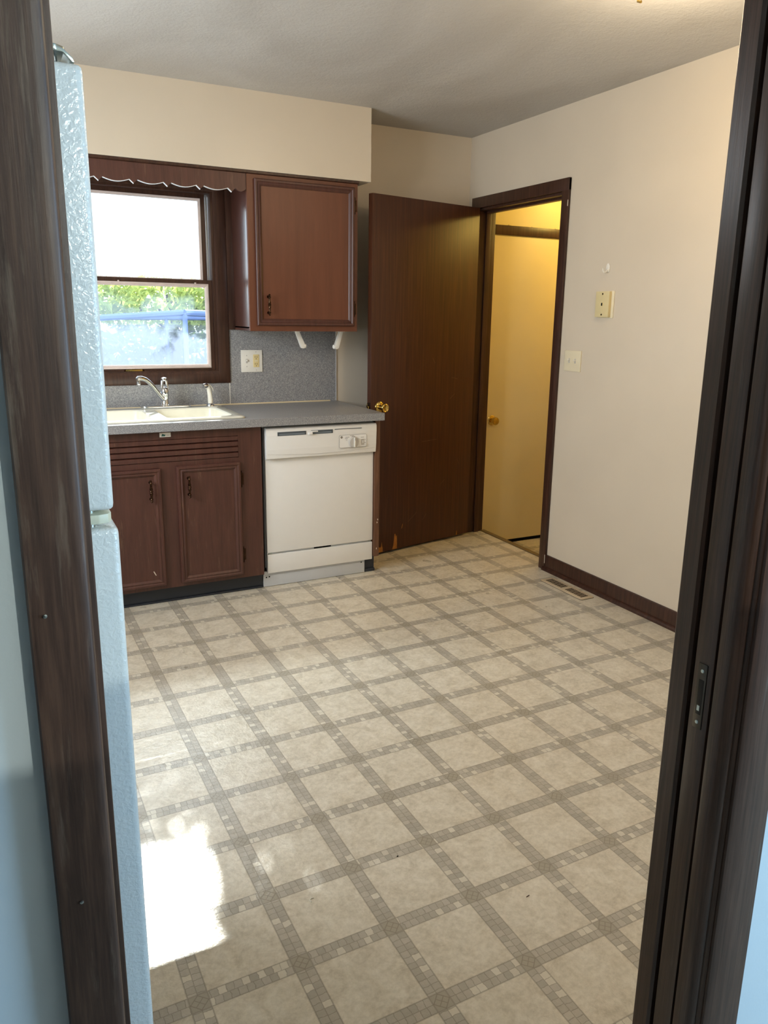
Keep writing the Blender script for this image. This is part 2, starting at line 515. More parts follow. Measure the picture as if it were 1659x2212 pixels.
# room behind the camera
b = MB(); b.box(.5, .6, -7.6, -5.4, -.1, H); b.box(.5, .6, -4.1, WF, -.1, H); b.box(.5, .6, -5.4, -4.1, -.1, .6); b.box(.5, .6, -5.4, -4.1, 2.0, H)
struct(b.build('wall_hall_right', m_blue_wall), 'side wall of the room behind, with a window opening', 'wall')
struct(MB().box(-5.2, -5.1, -7.6, WF, -.1, H).build('wall_hall_left', m_blue_wall), 'left wall of the room behind', 'wall')
struct(MB().box(-5.2, .6, -7.7, -7.6, -.1, H).build('wall_hall_rear', m_blue_wall), 'rear wall of the room behind', 'wall')
# landing walls
b = MB(); b.box(1.5, 1.6, -1.6, 0, -.3, 2.4)
struct(b.build('wall_landing_right', m_yellow), 'far wall of the landing', 'wall')
struct(MB().box(.115, 1.6, -1.7, -1.6, -.3, 2.4).build('wall_landing_front', m_yellow), 'near wall of the landing', 'wall')
struct(MB().box(.115, 1.5, -.012, 0.0, 1.955, 2.36).build('wall_landing_back', m_yellow), 'yellow wall above the inner landing door', 'wall')

# soffit
SX, SY, SZ = -0.8207, -0.3161, 2.078
struct(MB().box(XL, SX, SY, 0, SZ, H).build('wall_soffit', m_soffit), 'cream boxed soffit above the cabinets', 'wall')

# baseboard, right wall (base plus quarter-round shoe)
b = MB()
b.prism([(0, 0), (-.012, 0), (-.012, .076), (-.008, .086), (0, .088)], 'y', -.945, YF)
sh = [(-.012, 0)]+[(-.012-.016*math.cos(a), .022*math.sin(a)) for a in [i*math.pi/2/6 for i in range(7)]]
b.prism(sh, 'y', -.945, YF)
struct(b.build('baseboard_right', m_trim), 'dark wooden baseboard with shoe moulding along the right wall', 'baseboard')

# right doorway: casing + jamb lining + stop + threshold
r = thing('trim_1', 'dark wooden casing around the right-wall doorway', 'door casing', (0, -.5, 0), kind='structure')
cw = .050
def leg(y0, y1, z1, flip):
    b = MB()
    a, c = (y0, y1) if not flip else (y1, y0)
    b.prism([(0, y0), (-.016, y0), (-.016, y1), (0, y1)], 'z', 0, z1, .003)
    return b
leg(DY0-cw, DY0+.004, 2.087, False).build('casing_leg', m_trim, r)
leg(DY1-.004, DY1+cw, 2.087, False).build('casing_leg', m_trim, r)
MB().box(-.0165, 0, DY0-cw, DY1+cw, DZ-.004, 2.088, .003).build('casing_head', m_trim, r)
MB().box(0, .118, DY0-.001, DY0+.016, 0, DZ, .002).build('jamb', m_trim, r)
MB().box(0, .118, DY1-.016, DY1+.001, 0, DZ, .002).build('jamb', m_trim, r)
MB().box(0, .118, DY0, DY1, DZ-.018, DZ, .002).build('head_jamb', m_trim, r)
b = MB(); b.box(.045, .080, DY1-.028, DY1-.016, 0, DZ-.018, .002); b.box(.045, .080, DY0+.016, DY0+.028, 0, DZ-.018, .002); b.box(.045, .080, DY0+.016, DY1-.016, DZ-.030, DZ-.018, .002)
b.build('door_stop', m_trim, r)
MB().box(-.001, .003, DY0+.012, DY0+.018, .93, .99, .001).build('strike_plate', m_bronze, r)
m_thr = plain('olive_metal_threshold', S(120, 100, 66), .45, .3, .5)
MB().box(.104, .138, DY0+.012, DY1-.012, -.16, .006, .003).build('threshold', m_thr, r)
m_chip = plain('chipped_white_paint', S(226, 214, 196), .6)
b = MB()
for z, l in ((.04, .05), (1.95, .03)):
    MB().box(-.0172, -.0158, DY0-cw-.001, DY0-cw+.003, z, z+l, .0005).build('paint_chip', m_chip, r)

# near pocket-door opening: casings and jambs
r = thing('trim_2', 'worn dark wooden casing on the left of the near opening', 'door casing', (-2.67, -3.65, 0), kind='structure')
b = MB()
# casing with an eased right-hand edge
e = [(-2.697, -3.629), (-2.697, -3.6445), (-2.6955, -3.646)]
e += [(-2.660, -3.6485), (-2.654, -3.648), (-2.6515, -3.6460), (-2.6505, -3.642), (-2.6505, -3.629)]
b.prism(e, 'z', 0, 2.2)
b.build('casing_leg', m_near, r)
MB().box(-2.660, OL, -3.629, -3.519, 0, 2.06, .002).build('jamb', m_near, r)
b = MB()
for z in (1.168, .905):
    MB().lathe([(.0016, 0), (.0016, .0006), (.0002, .001)], (-2.685 if z > 1 else -2.678, -3.6475, z), (0, -1, 0), 10).build('nail_head', m_steel, r)

r = thing('trim_3', 'dark split pocket-door jamb and casing on the right of the near opening', 'door casing', (-1.80, -3.62, 0), kind='structure')
def eased(x, y0, y1, d):
    return [(x+d, y0), (x+.004, y0), (x, y0+.004), (x, y1-.004), (x+.004, y1), (x+d, y1)]
b = MB(); b.prism(eased(OR, -3.5535, -3.519, .02), 'z', 0, 2.06); b.build('kitchen_jamb_strip', m_jamb, r)
b = MB(); b.prism([(OR+.02, -3.600), (OR, -3.600), (OR-.001, -3.605), (OR-.001, -3.619), (OR+.001, -3.625), (OR+.005, -3.629), (OR+.010, -3.631), (OR+.02, -3.631)], 'z', 0, 2.06)
b.build('near_jamb_strip', m_jamb, r)
b = MB()
b.prism([(OR+.012, -3.629), (OR+.012, -3.634), (OR+.0145, -3.637), (OR+.017, -3.634), (OR+.019, -3.6395), (OR+.024, -3.642), (OR+.055, -3.646), (OR+.088, -3.647), (OR+.092, -3.643), (OR+.092, -3.629)], 'z', 0, 2.2)
b.build('casing_leg', m_jamb, r)

# pocket door, slid back into the wall
r = thing('door_3', 'dark wooden pocket door slid into the wall at right, only its edge showing', 'door', (-1.84, -3.577, 0), kind='structure')
MB().box(OR+.003, OR+.76, -3.5935, -3.5605, .012, 2.04, .002).build('slab', m_jamb, r)
m_pull = plain('dull_bronze', S(92, 84, 76), .35, .9, .5, .15, 60)
e = MB(); e.box(OR+.0014, OR+.004, -3.5845, -3.5690, .826, .926, .001)
pl = e.build('edge_pull', m_pull, r)
MB().box(OR+.0010, OR+.0035, -3.5815, -3.5725, .848, .902, .0008).build('finger_slot', plain('pull_slot', S(52, 46, 42), .5, .6), pl)
for z in (.836, .915):
    s_ = MB(); s_.lathe([(.0030, 0), (.0026, .0009), (.0008, .0012)], (OR+.0016, -3.5768, z), (-1, 0, 0), 12)
    s_.build('screw', m_steel, pl)
MB().box(OR+.0006, OR+.0010, -3.5768-.0022, -3.5768+.0022, .854, .862).build('pull_tab', m_steel, pl)

# ------------------------------------------------------------------ open brown door (door_1)
HX, HY, DA = -0.0258, -0.1640, 0.21647
TH = math.pi+DA                       # direction hinge -> free edge
d = thing('door_1', 'dark brown flush door standing open against the back wall', 'door', (0, 0, 0), kind='structure')
DWD, DTH, DB, DT = .813, .035, .014, 2.023
# local frame: +x along the door from hinge to free edge, +y away from the room side
def dm():
    return MB()
# face towards the camera is local y = 0 ; slab goes to y = -DTH after rotation (towards back wall)
slabm = dm(); slabm.box(0, DWD, -DTH, 0, DB, DT, .002)
me_ = slabm.build('slab', m_door, d)
m_bare = plain('bare_splintered_wood', S(176, 118, 58), .7, 0, .2, .25, 80)
c = dm()
def chip(pts):
    MB().prism(pts, 'y', -.001, .0004).build('splintered_chip', m_bare, d)
chip([(.800, .016), (.800, .020), (.790, .030), (.783, .028), (.775, .050), (.765, .052), (.755, .046), (.748, .055), (.735, .044), (.728, .050), (.722, .078), (.719, .055), (.715, .040), (.713, .016)])
chip([(.640, .016), (.630, .050), (.624, .110), (.618, .112), (.613, .095), (.606, .100), (.604, .060), (.603, .016)])
chip([(.570, .135), (.566, .155), (.562, .166), (.560, .160), (.565, .140)])
chip([(.105, .016), (.103, .040), (.099, .046), (.096, .030), (.098, .016)])
m_scr = plain('pale_scratch', S(112, 84, 60), .6)
c = dm()
for (a0, z0, a1, z1) in ((.14, 1.02, .19, 1.03), (.16, .93, .20, .90), (.30, .66, .42, .655), (.22, .40, .26, .37), (.45, .22, .52, .17), (.12, .52, .10, .48), (.35, 1.15, .33, 1.12), (.40, .165, .37, .20)):
    q = Vector((a1-a0, 0, z1-z0)); nrm = Vector((-q.z, 0, q.x)).normalized()*.0007
    MB().prism([(a0+nrm.x, z0+nrm.z), (a1+nrm.x, z1+nrm.z), (a1-nrm.x, z1-nrm.z), (a0-nrm.x, z0-nrm.z)], 'y', -.0005, .0003).build('scratch', m_scr, d)
KNOB = [(.031, 0), (.033, .003), (.031, .006), (.026, .009), (.016, .012), (.014, .020), (.012, .030), (.015, .036), (.023, .040), (.026, .046), (.0265, .052), (.024, .057), (.020, .059), (.0185, .0575), (.014, .0555), (.008, .0545), (.001, .054)]
KZ = .884
k = dm(); k.lathe(KNOB, (DWD-.062, 0, KZ), (0, 1, 0), 32); k.build('knob', m_brass, d)
k = dm(); k.lathe(KNOB, (DWD-.062, -DTH, KZ), (0, -1, 0), 32); k.build('knob', m_brass, d)
k = dm(); k.box(DWD-.0005, DWD+.0015, -.030, -.005, KZ-.028, KZ+.028, .001); lt = k.build('latch_plate', m_bronze, d)
k = dm(); k.box(DWD, DWD+.010, -.023, -.012, KZ-.008, KZ+.008, .003); k.build('latch_bolt', m_brass, lt)
for z in (.22, 1.02, 1.82):
    k = dm(); k.cyl((-.004, -.036, z), (-.004, -.036, z+.09), .005); k.build('hinge', m_bronze, d)
d.location = (HX, HY, 0)
d.rotation_euler = (0, 0, TH)
# the local +y side must face the room: at TH=pi+DA local +y points to -y, which is the camera side

# inner landing door (door_2) on the landing's back wall plane
r = thing('door_2', 'pale yellow inner door seen through the lit doorway', 'door', (.6, 0, LZ), kind='structure')
MB().box(.186, .99, -.010, .0, LZ+.022, 1.893, .002).build('slab', m_yellow, r)
MB().box(.20, 1.0, -.010, -.002, LZ, LZ+.021).build('bottom_gap', m_dark, r)
MB().box(.12, 1.2, -.018, 0, 1.900, 1.957, .003).build('head_casing', m_trim, r)
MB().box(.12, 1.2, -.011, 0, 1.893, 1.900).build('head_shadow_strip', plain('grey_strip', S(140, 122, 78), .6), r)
K2 = [(.033, 0), (.034, .002), (.032, .004), (.022, .007), (.013, .010), (.012, .022), (.015, .026), (.024, .031), (.0265, .038), (.0265, .048), (.022, .055), (.012, .058), (.007, .0585), (.006, .060), (.001, .060)]
kb = MB(); kb.lathe(K2, (.232, -.010, .722), (0, -1, 0), 32); kb = kb.build('knob', m_brass, r)
for z in (.745, .699):
    MB().lathe([(.0025, 0), (.0025, .001), (.001, .0012)], (.232, -.0142, z), (0, -1, 0), 10).build('rose_screw', m_bronze, kb)
b = MB()
for x in (.29, .47, .66): MB().box(x, x+.012, -.016, -.004, 1.957, 1.962, .002).build('paint_drip', m_yellow, r)

# ------------------------------------------------------------------ window
w = thing('window_1', 'double-hung kitchen window in dark wooden casing above the sink', 'window', (-2.03, 0, 1.07), kind='structure')
b = MB(); b.frame('y', WX0-.062, WX1+.062, WZ0-.055, WZ1+.060, .064, 0, -.018, [(0, 0), (0, .75), (.1, 1), (.75, .85), (.93, .6), (1, .5), (1, 0)])
b.build('casing', m_trim, w)
b = MB(); b.frame('y', WX0-.001, WX1+.001, WZ0-.001, WZ1+.001, .016, -.004, .13); b.build('frame', m_trim, w)
XI0, XI1, ZI0, ZI1 = WX0+.016, WX1-.016, WZ0+.014, WZ1-.016
MR = 1.540
# lower sash (front), upper sash (behind)
b = MB(); b.frame('y', XI0+.004, XI1, ZI0-.006, MR+.020, .026, .012, .046); ls = b.build('lower_sash', m_trim, w)
b = MB(); b.frame('y', XI0+.024, XI1-.020, ZI0+.014, MR+.000, .019, .024, .006, [(0, 0), (0, .8), (.35, 1), (.5, .8), (.6, .9), (1, .5), (1, 0)]); b.build('glazing_bead', m_bead, ls)
gx0, gx1 = XI0+.028, XI1-.024
b = MB(); b.box(gx0, gx1, .027, .031, ZI0+.020, MR-.004); b.build('pane', m_glass_lo, ls)
b = MB(); b.frame('y', XI0+.004, XI1-.014, MR-.012, ZI1+.004, .030, .050, .084); us = b.build('upper_sash', m_trim, w)
b = MB(); b.frame('y', XI0+.028, XI1-.038, MR+.012, ZI1-.020, .013, .062, .046); b.build('glazing_bead', m_bead, us)
b = MB(); b.box(XI0+.032, XI1-.042, .064, .068, MR+.016, ZI1-.024); b.build('pane', m_glass_up, us)
b = MB(); b.box(XI1-.012, XI1-.001, .048, .056, MR+.02, ZI1, .001); b.box(XI0+.001, XI0+.012, .048, .056, MR+.02, ZI1, .001)
b.build('sash_track', plain('aluminium_track', S(214, 216, 216), .35, .8), w)
tagm = MB(); tagm.box(-2.077, -1.993, .0095, .0125, 1.083, 1.094, .001); tg = tagm.build('sash_label_plate', m_brass, ls)
for x in (-2.082, -1.988):
    MB().lathe([(.006, 0), (.005, .002), (.002, .0026)], (x, .0125, 1.0885), (0, -1, 0), 14).build('screw', m_bronze, tg)
b = MB()
for x in (-2.09, -1.70): MB().box(x, x+.008, .004, .012, MR+.0, MR+.006, .001).build('glazing_clip', m_bead, ls)
MB().box(-2.045, -2.03, .004, .014, 1.099, 1.106, .001).build('glazing_clip', m_bead, ls)

# ------------------------------------------------------------------ cabinets
def pull_full(parent, x, z, y, L=.108):
    m = MB()
    pr = [(.002, 0), (.0045, .004), (.003, .010), (.0055, .016), (.0035, .022), (.004, .034), (.0062, .044), (.0045, .049), (.0068, .054)]
    pr = [(a*1.25, h) for a, h in pr+[(a, L-h) for a, h in pr[::-1]]]
    m.lathe(pr, (x, y-.022, z-L/2), (0, 0, 1), 16)
    for s_ in (-1, 1):
        m.lathe([(.0075, 0), (.006, .003), (.0035, .006), (.0035, .020)], (x, y, z+s_*(L/2-.014)), (0, -1, 0), 14)
    return m.build('handle', m_bronze, parent)
def hinge(parent, x, z, y, h=.070):
    m = MB(); m.cyl((x, y-.004, z-h/2), (x, y-.004, z+h/2), .0038, n=12)
    m.lathe([(.002, 0), (.0045, .003), (.001, .008)], (x, y-.004, z+h/2), (0, 0, 1), 10); m.lathe([(.002, 0), (.0045, .003), (.001, .008)], (x, y-.004, z-h/2), (0, 0, -1), 10)
    m.box(x-.001, x+.012, y-.002, y+.001, z-h/2+.006, z+h/2-.006, .0005)
    return m.build('hinge', m_bronze, parent)
def cab_door(parent, x0, x1, z0, z1, y, mat, matf, handle, hinges):
    """overlay door: flat panel inside a raised mitred moulding"""
    m = MB(); m.frame('y', x0, x1, z0, z1, .034, y, y-.019, [(0, 0), (0, .72), (.12, .95), (.35, 1), (.5, .78), (.7, .95), (.92, .72), (1, .55), (1, 0)])
    fr = m.build('door', matf, parent)
    MB().box(x0+.030, x1-.030, y-.0095, y-.001, z0+.030, z1-.030).build('door_panel', mat, fr)
    if handle: pull_full(fr, handle[0], handle[1], y-.010)
    for hx, hz in hinges: hinge(fr, hx, hz, y-.002)
    return fr

m_cab_side = wood('varnished_cabinet_side', S(66, 36, 29), S(80, 46, 37), S(94, 57, 46), (13, 13, 1.2), .30, .6, None, .6, .02)
m_cab_side.node_tree.nodes['Principled BSDF'].inputs['Coat Weight'].default_value = 1.0
m_cab_side.node_tree.nodes['Principled BSDF'].inputs['Coat Roughness'].default_value = .20
# upper cabinet
UX0, UX1, UZ0, UZ1, UY = -1.495, -0.893, 1.303, 2.064, -0.303
r = thing('upper_cabinet', 'reddish brown wall cabinet with one door, right of the window', 'cabinet', ((UX0+UX1)/2, -.15, UZ0))
b = MB(); b.box(UX0, UX1, UY+.018, -.002, UZ0+.012, UZ1, .001); b.box(UX0, UX0+.016, UY+.018, -.002, UZ0, UZ0+.02); b.box(UX1-.016, UX1, UY+.018, -.002, UZ0, UZ0+.02)
b.build('case', m_cab_side, r)
b = MB(); b.frame('y', UX0-.001, UX1+.001, UZ0, UZ1, .040, UY+.018, UY); b.build('face_frame', m_cab_up, r)
MB().box(-1.5290, UX0+.001, -.020, -.002, UZ0, UZ1, .001).build('filler_strip', m_trim, r)
cab_door(r, -1.460, -.915, 1.332, 2.043, UY, m_cab_up, m_cab, (-1.400, 1.436), ((-.911, 1.953), (-.911, 1.424)))
b = MB(); b.prism([(UY-.001, 2.062), (UY-.009, 2.066), (UY-.010, 2.0765), (UY+.006, 2.0765), (UY+.006, 2.062)], 'x', UX0, UX1+.006); b.build('top_moulding', m_trim, r)

# scalloped valance over the window
def scallop(x0, x1, ztop, zhi, sag):
    tips = [-2.47+0*1]
    pts = []
    T = [-1.570-.1545*i for i in range(0, 7)]
    T = [t for t in T if t > x0+.03]
    arcs = []
    right = x1
    for t in T:
        a, c_ = t+.018, right
        n = 9
        seg = [(c_+(a-c_)*i/n, zhi-sag*math.sin(math.pi*i/n)) for i in range(n+1)]
        arcs.append(seg)
        pts += seg
        pts.append((t, zhi-.0165))
        right = t-.018
    n = 9
    seg = [(right+(x0-right)*i/n, zhi-sag*math.sin(math.pi*i/n)) for i in range(n+1)]
    arcs.append(seg); pts += seg
    return pts, arcs, T
pts, arcs, T = scallop(-2.545, UX0-.003, 2.064, 1.989, .0125)
r = thing('window_valance', 'dark wooden valance with a scalloped lower edge over the window', 'valance', (-2.02, UY, 1.97))
b = MB(); b.prism([(UX0-.003, 2.062)]+pts+[(-2.545, 2.062)], 'y', UY+.002, UY+.020); b.build('board', m_cab, r)
b = MB(); b.prism([(UY-.001, 2.062), (UY-.009, 2.066), (UY-.010, 2.0765), (UY+.006, 2.0765), (UY+.006, 2.062)], 'x', -2.545, UX0-.001); b.build('top_moulding', m_trim, r)
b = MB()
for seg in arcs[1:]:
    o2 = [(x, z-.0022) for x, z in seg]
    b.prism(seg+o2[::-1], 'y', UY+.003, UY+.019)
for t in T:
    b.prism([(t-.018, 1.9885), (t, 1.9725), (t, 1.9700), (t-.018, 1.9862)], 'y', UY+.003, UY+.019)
b.build('scalloped_edge', m_lit_edge, r)  # near-white strips put window light into the colour of the cut edge

# sink base cabinet
BX0, BX1, BY, BZ0, BZ1 = -2.470, -1.548, -.600, .080, .852
r = thing('sink_base_cabinet', 'dark brown sink base cabinet with two doors and a louvred false drawer front', 'cabinet', ((BX0+BX1)/2, -.3, 0))
b = MB()
b.box(BX1-.018, BX1, BY+.018, -.003, BZ0, BZ1); b.box(BX0, BX0+.018, BY+.018, -.003, BZ0, BZ1); b.box(BX0+.018, BX1-.018, BY+.018, -.003, BZ0, BZ0+.02)
b.box(BX0+.018, BX1-.018, -.02, -.003, BZ0+.02, BZ1)
b.build('case', m_cab, r)
b = MB()
b.box(BX0, BX1, BY, BY+.018, BZ0, .118)
b.box(BX0, BX0+.116, BY, BY+.018, .118, BZ1); b.box(BX1-.116, BX1, BY, BY+.018, .118, BZ1)
b.box(BX0+.116, BX1-.116, BY, BY+.018, .812, BZ1); b.box(BX0+.116, BX1-.116, BY, BY+.018, .678, .704)
b.box(-2.046, -1.964, BY, BY+.018, .118, .678)
b.build('face_frame', m_cab, r)
b = MB()
n = 4; z0, z1 = .703, .813
for i in range(n):
    a = z0+(z1-z0)*i/n; c_ = z0+(z1-z0)*(i+1)/n
    b.prism([(BY+.010, a), (BY-.001, a+.004), (BY-.003, (a+c_)/2), (BY-.001, c_-.004), (BY+.010, c_)], 'x', BX0+.117, BX1-.117)
b.build('false_drawer_front', m_cab, r)
cab_door(r, -2.375, -2.041, .100, .677, BY, m_cab, m_cab, (-2.093, .576), ((-2.381, .59), (-2.381, .21)))
cab_door(r, -1.969, -1.659, .100, .682, BY, m_cab, m_cab, (-1.915, .582), ((-1.655, .595), (-1.655, .205)))
MB().box(BX0, BX1, -.566, -.552, 0, BZ0, .001).build('toe_kick', m_black, r)
MB().box(BX0, BX1, -.574, -.566, 0, .010, .003).build('toe_kick_lip', m_black, r)
b = MB(); b.prism([(-2.102, .176), (-2.098, .178), (-2.088, .157), (-2.091, .155)], 'y', BY-.0100, BY-.0092); b.build('paint_fleck', m_chip, r)

# base cabinet that carries the counter on, behind the refrigerator
r = thing('base_cabinet', 'plain dark brown base cabinet left of the sink, hidden behind the refrigerator', 'cabinet', (-2.91, -.3, 0))
MB().box(XL+.002, BX0-.002, BY, -.003, BZ0, BZ1).build('case', m_cab, r)
cab_door(r, -2.90, -2.52, .100, .640, BY, m_cab, m_cab, (-2.57, .54), ())
dr = MB(); dr.box(-2.90, -2.52, BY-.018, BY-.0005, .672, .822, .004); dr = dr.build('drawer', m_cab, r)
MB().tube([(-2.76, BY-.018, .75), (-2.755, BY-.036, .75), (-2.665, BY-.036, .75), (-2.66, BY-.018, .75)], .004, 10).build('handle', m_bronze, dr)
MB().box(XL+.002, BX0-.002, -.566, -.552, 0, BZ0).build('toe_kick', m_black, r)
# small white sticker with a green mark
r = thing('sticker', 'small white sticker with a green triangle on the sink cabinet rail', 'sticker', (-2.010, BY, .825))
MB().box(-2.036, -1.985, BY-.0012, BY-.0002, .824, .8445).build('backing', m_white2, r)
b = MB(); b.prism([(-2.028, .828), (-2.024, .840), (-2.008, .834), (-2.012, .828)], 'y', BY-.0016, BY-.0011); b.build('printed_mark', plain('green_print', S(40, 96, 84), .5), r)
b = MB(); b.box(-2.006, -1.990, BY-.0015, BY-.0011, .8305, .8318); b.build('printed_line', m_greymark, r)

# end panel right of the dishwasher
r = thing('cabinet_end_panel', 'narrow brown end panel between the dishwasher and the open door', 'panel', (-.905, -.3, 0))
MB().box(-.918, -.889, BY, -.003, .095, .852, .001).build('panel', wood('end_panel_wood', S(84, 54, 38), S(104, 70, 50), S(124, 88, 64), (13, 13, 1.2), .45, .4), r)
MB().box(-.960, -.900, -.560, -.02, 0, .094, .001).build('toe_block', m_black, r)
MB().box(-.960, -.897, -.568, -.555, 0, .018, .004).build('toe_lip', m_black, r)
for x, z in ((-.900, .300), (-.904, .284), (-.906, .135)): MB().box(x, x+.004, BY-.0006, BY+.0002, z, z+.009).build('paint_fleck', m_chip, r)

# ------------------------------------------------------------------ dishwasher
DX0, DX1 = -1.524, -.921
r = thing('dishwasher', 'white built-in dishwasher with a dial, under the grey counter', 'dishwasher', ((DX0+DX1)/2, -.3, 0))
m_tub = plain('grey_galvanised_side', S(150, 156, 160), .45, .3)
MB().box(DX0-.004, DX1-.002, -.560, -.03, .10, .846, .002).build('tub', m_tub, r)
MB().box(DX0-.012, DX1, -.575, -.555, .838, .851).build('top_flange', m_tub, r)
MB().box(DX0, DX1, -.585, -.560, .187, .700, .004).build('door_panel', m_white, r)
# control panel with a bowed lower lip
b = MB()
n = 16
b.prism([(-.560, .683), (-.607, .683), (-.610, .686), (-.615, .730), (-.618, .800), (-.617, .828), (-.612, .837), (-.603, .840), (-.560, .840)], 'x', DX0-.002, DX1+.002, .0015)
cp = b.build('control_panel', m_white, r)
up = [(DX0+.004+(DX1-DX0-.008)*i/n, -.6118-.0006*math.sin(math.pi*i/n), .7085-.012*math.sin(math.pi*i/n)) for i in range(n+1)]
MB().tube(up, .0011, 6).build('curved_crease', plain('grey_white_crease', S(206, 202, 194), .4), cp)
m_slot = plain('grey_vent_recess', S(72, 80, 86), .6)
yb = -.6188
for x0, x1 in ((-1.468, -1.316), (-1.290, -1.170)):
    MB().box(x0, x1, yb-.0004, yb+.004, .800, .819).build('vent_slot', m_slot, cp)
    MB().box(x0+.008, x1-.008, yb-.0010, yb-.0003, .803, .811).build('vent_baffle', plain('grey_baffle', S(112, 122, 130), .5), cp)
MB().box(-1.160, -1.006, yb-.0006, yb+.003, .8165, .8195).build('grip_slit', m_slot, cp)
b = MB(); b.box(-1.306, -1.284, yb-.012, yb+.002, .799, .812, .004); b.box(-1.292, -1.255, yb-.010, yb-.003, .812, .818, .002); b.build('latch_lever', m_white, cp)
b = MB()
def rrect(x0, x1, z0, z1, rad, n=5):
    P = []
    for cx, cz, a0 in ((x1-rad, z1-rad, 0), (x0+rad, z1-rad, 90), (x0+rad, z0+rad, 180), (x1-rad, z0+rad, 270)):
        for i in range(n+1):
            a = math.radians(a0+90*i/n); P.append((cx+rad*math.cos(a), cz+rad*math.sin(a)))
    return P
b.prism(rrect(-1.134, -.979, .7195, .7845, .007), 'y', -.6182, -.6196)
dp = b.build('dial_plate', m_white, cp)
dp_out = MB()
P = rrect(-1.1345, -.9785, .719, .785, .007)
dp_out.tube([(x, -.6195, z) for x, z in P]+[(P[0][0], -.6195, P[0][1])], .0006, 6); dp_out.build('dial_plate_outline', m_greymark, cp)
kn = MB(); kn.lathe([(.0285, 0), (.0275, .010), (.0255, .013), (.001, .0135)], (-1.054, -.6195, .747), (0, -1, 0), 32)
m_knob = plain('pale_grey_dial', S(196, 190, 182), .35)
kn = kn.build('dial', m_knob, cp)
MB().box(-1.0575, -1.0505, -.642, -.631, .722, .772, .002).build('dial_grip', m_white2, kn)
MB().box(-1.0548, -1.0532, -.6428, -.6415, .757, .771).build('dial_pointer', m_greymark, kn)
sw = MB(); sw.box(-1.010, -.992, -.6205, -.619, .728, .760); sw = sw.build('switch_bezel', m_knob, cp)
MB().box(-1.005, -.997, -.6235, -.6203, .737, .752, .001).build('rocker_switch', m_white2, sw)
lg = MB(); lg.lathe([(.0062, 0), (.0060, .0008), (.0040, .0010), (.0038, .0006), (.0001, .0006)], (-1.1215, -.6195, .774), (0, -1, 0), 20); lg = lg.build('round_badge', m_greymark, cp)
def lettering(text, size, x, y, z, mat, parent):
    cu = bpy.data.curves.new('lettering', 'FONT'); cu.body = text; cu.size = size; cu.extrude = .0002; cu.align_x = 'CENTER'; cu.align_y = 'CENTER'
    t_ = bpy.data.objects.new('lettering', cu); COL.objects.link(t_)
    bpy.context.view_layer.update()
    me = bpy.data.meshes.new_from_object(t_.evaluated_get(bpy.context.evaluated_depsgraph_get()))
    bpy.data.objects.remove(t_); bpy.data.curves.remove(cu)
    me.transform(Matrix.Translation((x, y, z)) @ Matrix.Rotation(math.radians(90), 4, 'X'))
    b = MB(); b.bm.from_mesh(me); bpy.data.meshes.remove(me)
    return b.build('badge_lettering', mat, parent)
lettering('GE', .0052, -1.1215, -.6202, .774, m_white2, lg)
b = MB()
for x0, x1, z in ((-1.100, -1.078, .7735), (-1.102, -1.086, .7660), (-1.096, -1.090, .7585), (-1.074, -1.052, .7800), (-1.064, -1.046, .7755), (-1.012, -.994, .7690), (-.990, -.984, .7560), (-.990, -.984, .7400)):
    MB().box(x0, x1, -.6200, -.6194, z-.0009, z+.0009).build('printed_marking', m_greymark, cp)
MB().box(DX0+.002, DX1-.004, -.572, -.558, .172, .190, .001).build('seam_strip', m_grey_kick, r)
MB().box(-1.262, -1.165, -.575, -.571, .177, .187).build('seam_slot', m_dark, r)
for x in (DX0+.010, DX1-.022): MB().box(x, x+.018, -.574, -.571, .176, .184, .001).build('door_pivot', m_steel, r)
MB().box(DX0+.001, DX1-.001, -.584, -.562, .076, .176, .003).build('access_panel', m_white, r)
b = MB(); b.box(DX0-.020, DX1-.042, -.572, -.556, .002, .082, .001); kp_ = b.build('kick_plate', m_grey_kick, r)
b = MB(); b.box(DX0-.018, DX1-.044, -.5728, -.5718, .0615, .0630); b.build('kick_fold', plain('grey_fold', S(176, 180, 186), .5), kp_)
for x, z in ((DX0-.004, .052), (DX0+.012, .054), (DX1-.062, .062)):
    MB().lathe([(.004, 0), (.0035, .0008), (.001, .001)], (x, -.572, z), (0, -1, 0), 12).build('screw_hole', m_dark, kp_)
b = MB()
for x in (DX0+.02, DX1-.08): MB().cyl((x, -.50, 0), (x, -.50, .10), .012).build('levelling_leg', m_steel, r)

# ------------------------------------------------------------------ countertop with sink cut-out
CX0, CX1, CY = -3.345, -.8833, -.6397
SKX0, SKX1, SKY0, SKY1 = -2.418, -1.635, -.565, -.095
b = MB()
zb = CT-.0387
b.box(CX0, SKX0, CY, -.002, zb, CT); b.box(SKX1, CX1, CY, -.002, zb, CT)
b.box(SKX0, SKX1, CY, SKY0, zb, CT); b.box(SKX0, SKX1, SKY1, -.002, zb, CT)
bmesh.ops.remove_doubles(b.bm, verts=b.bm.verts, dist=1e-5)
r = thing('countertop', 'grey speckled laminate countertop with a square front edge', 'countertop', (-2.1, -.3, CT-.0387))
b.build('top', m_lam, r)

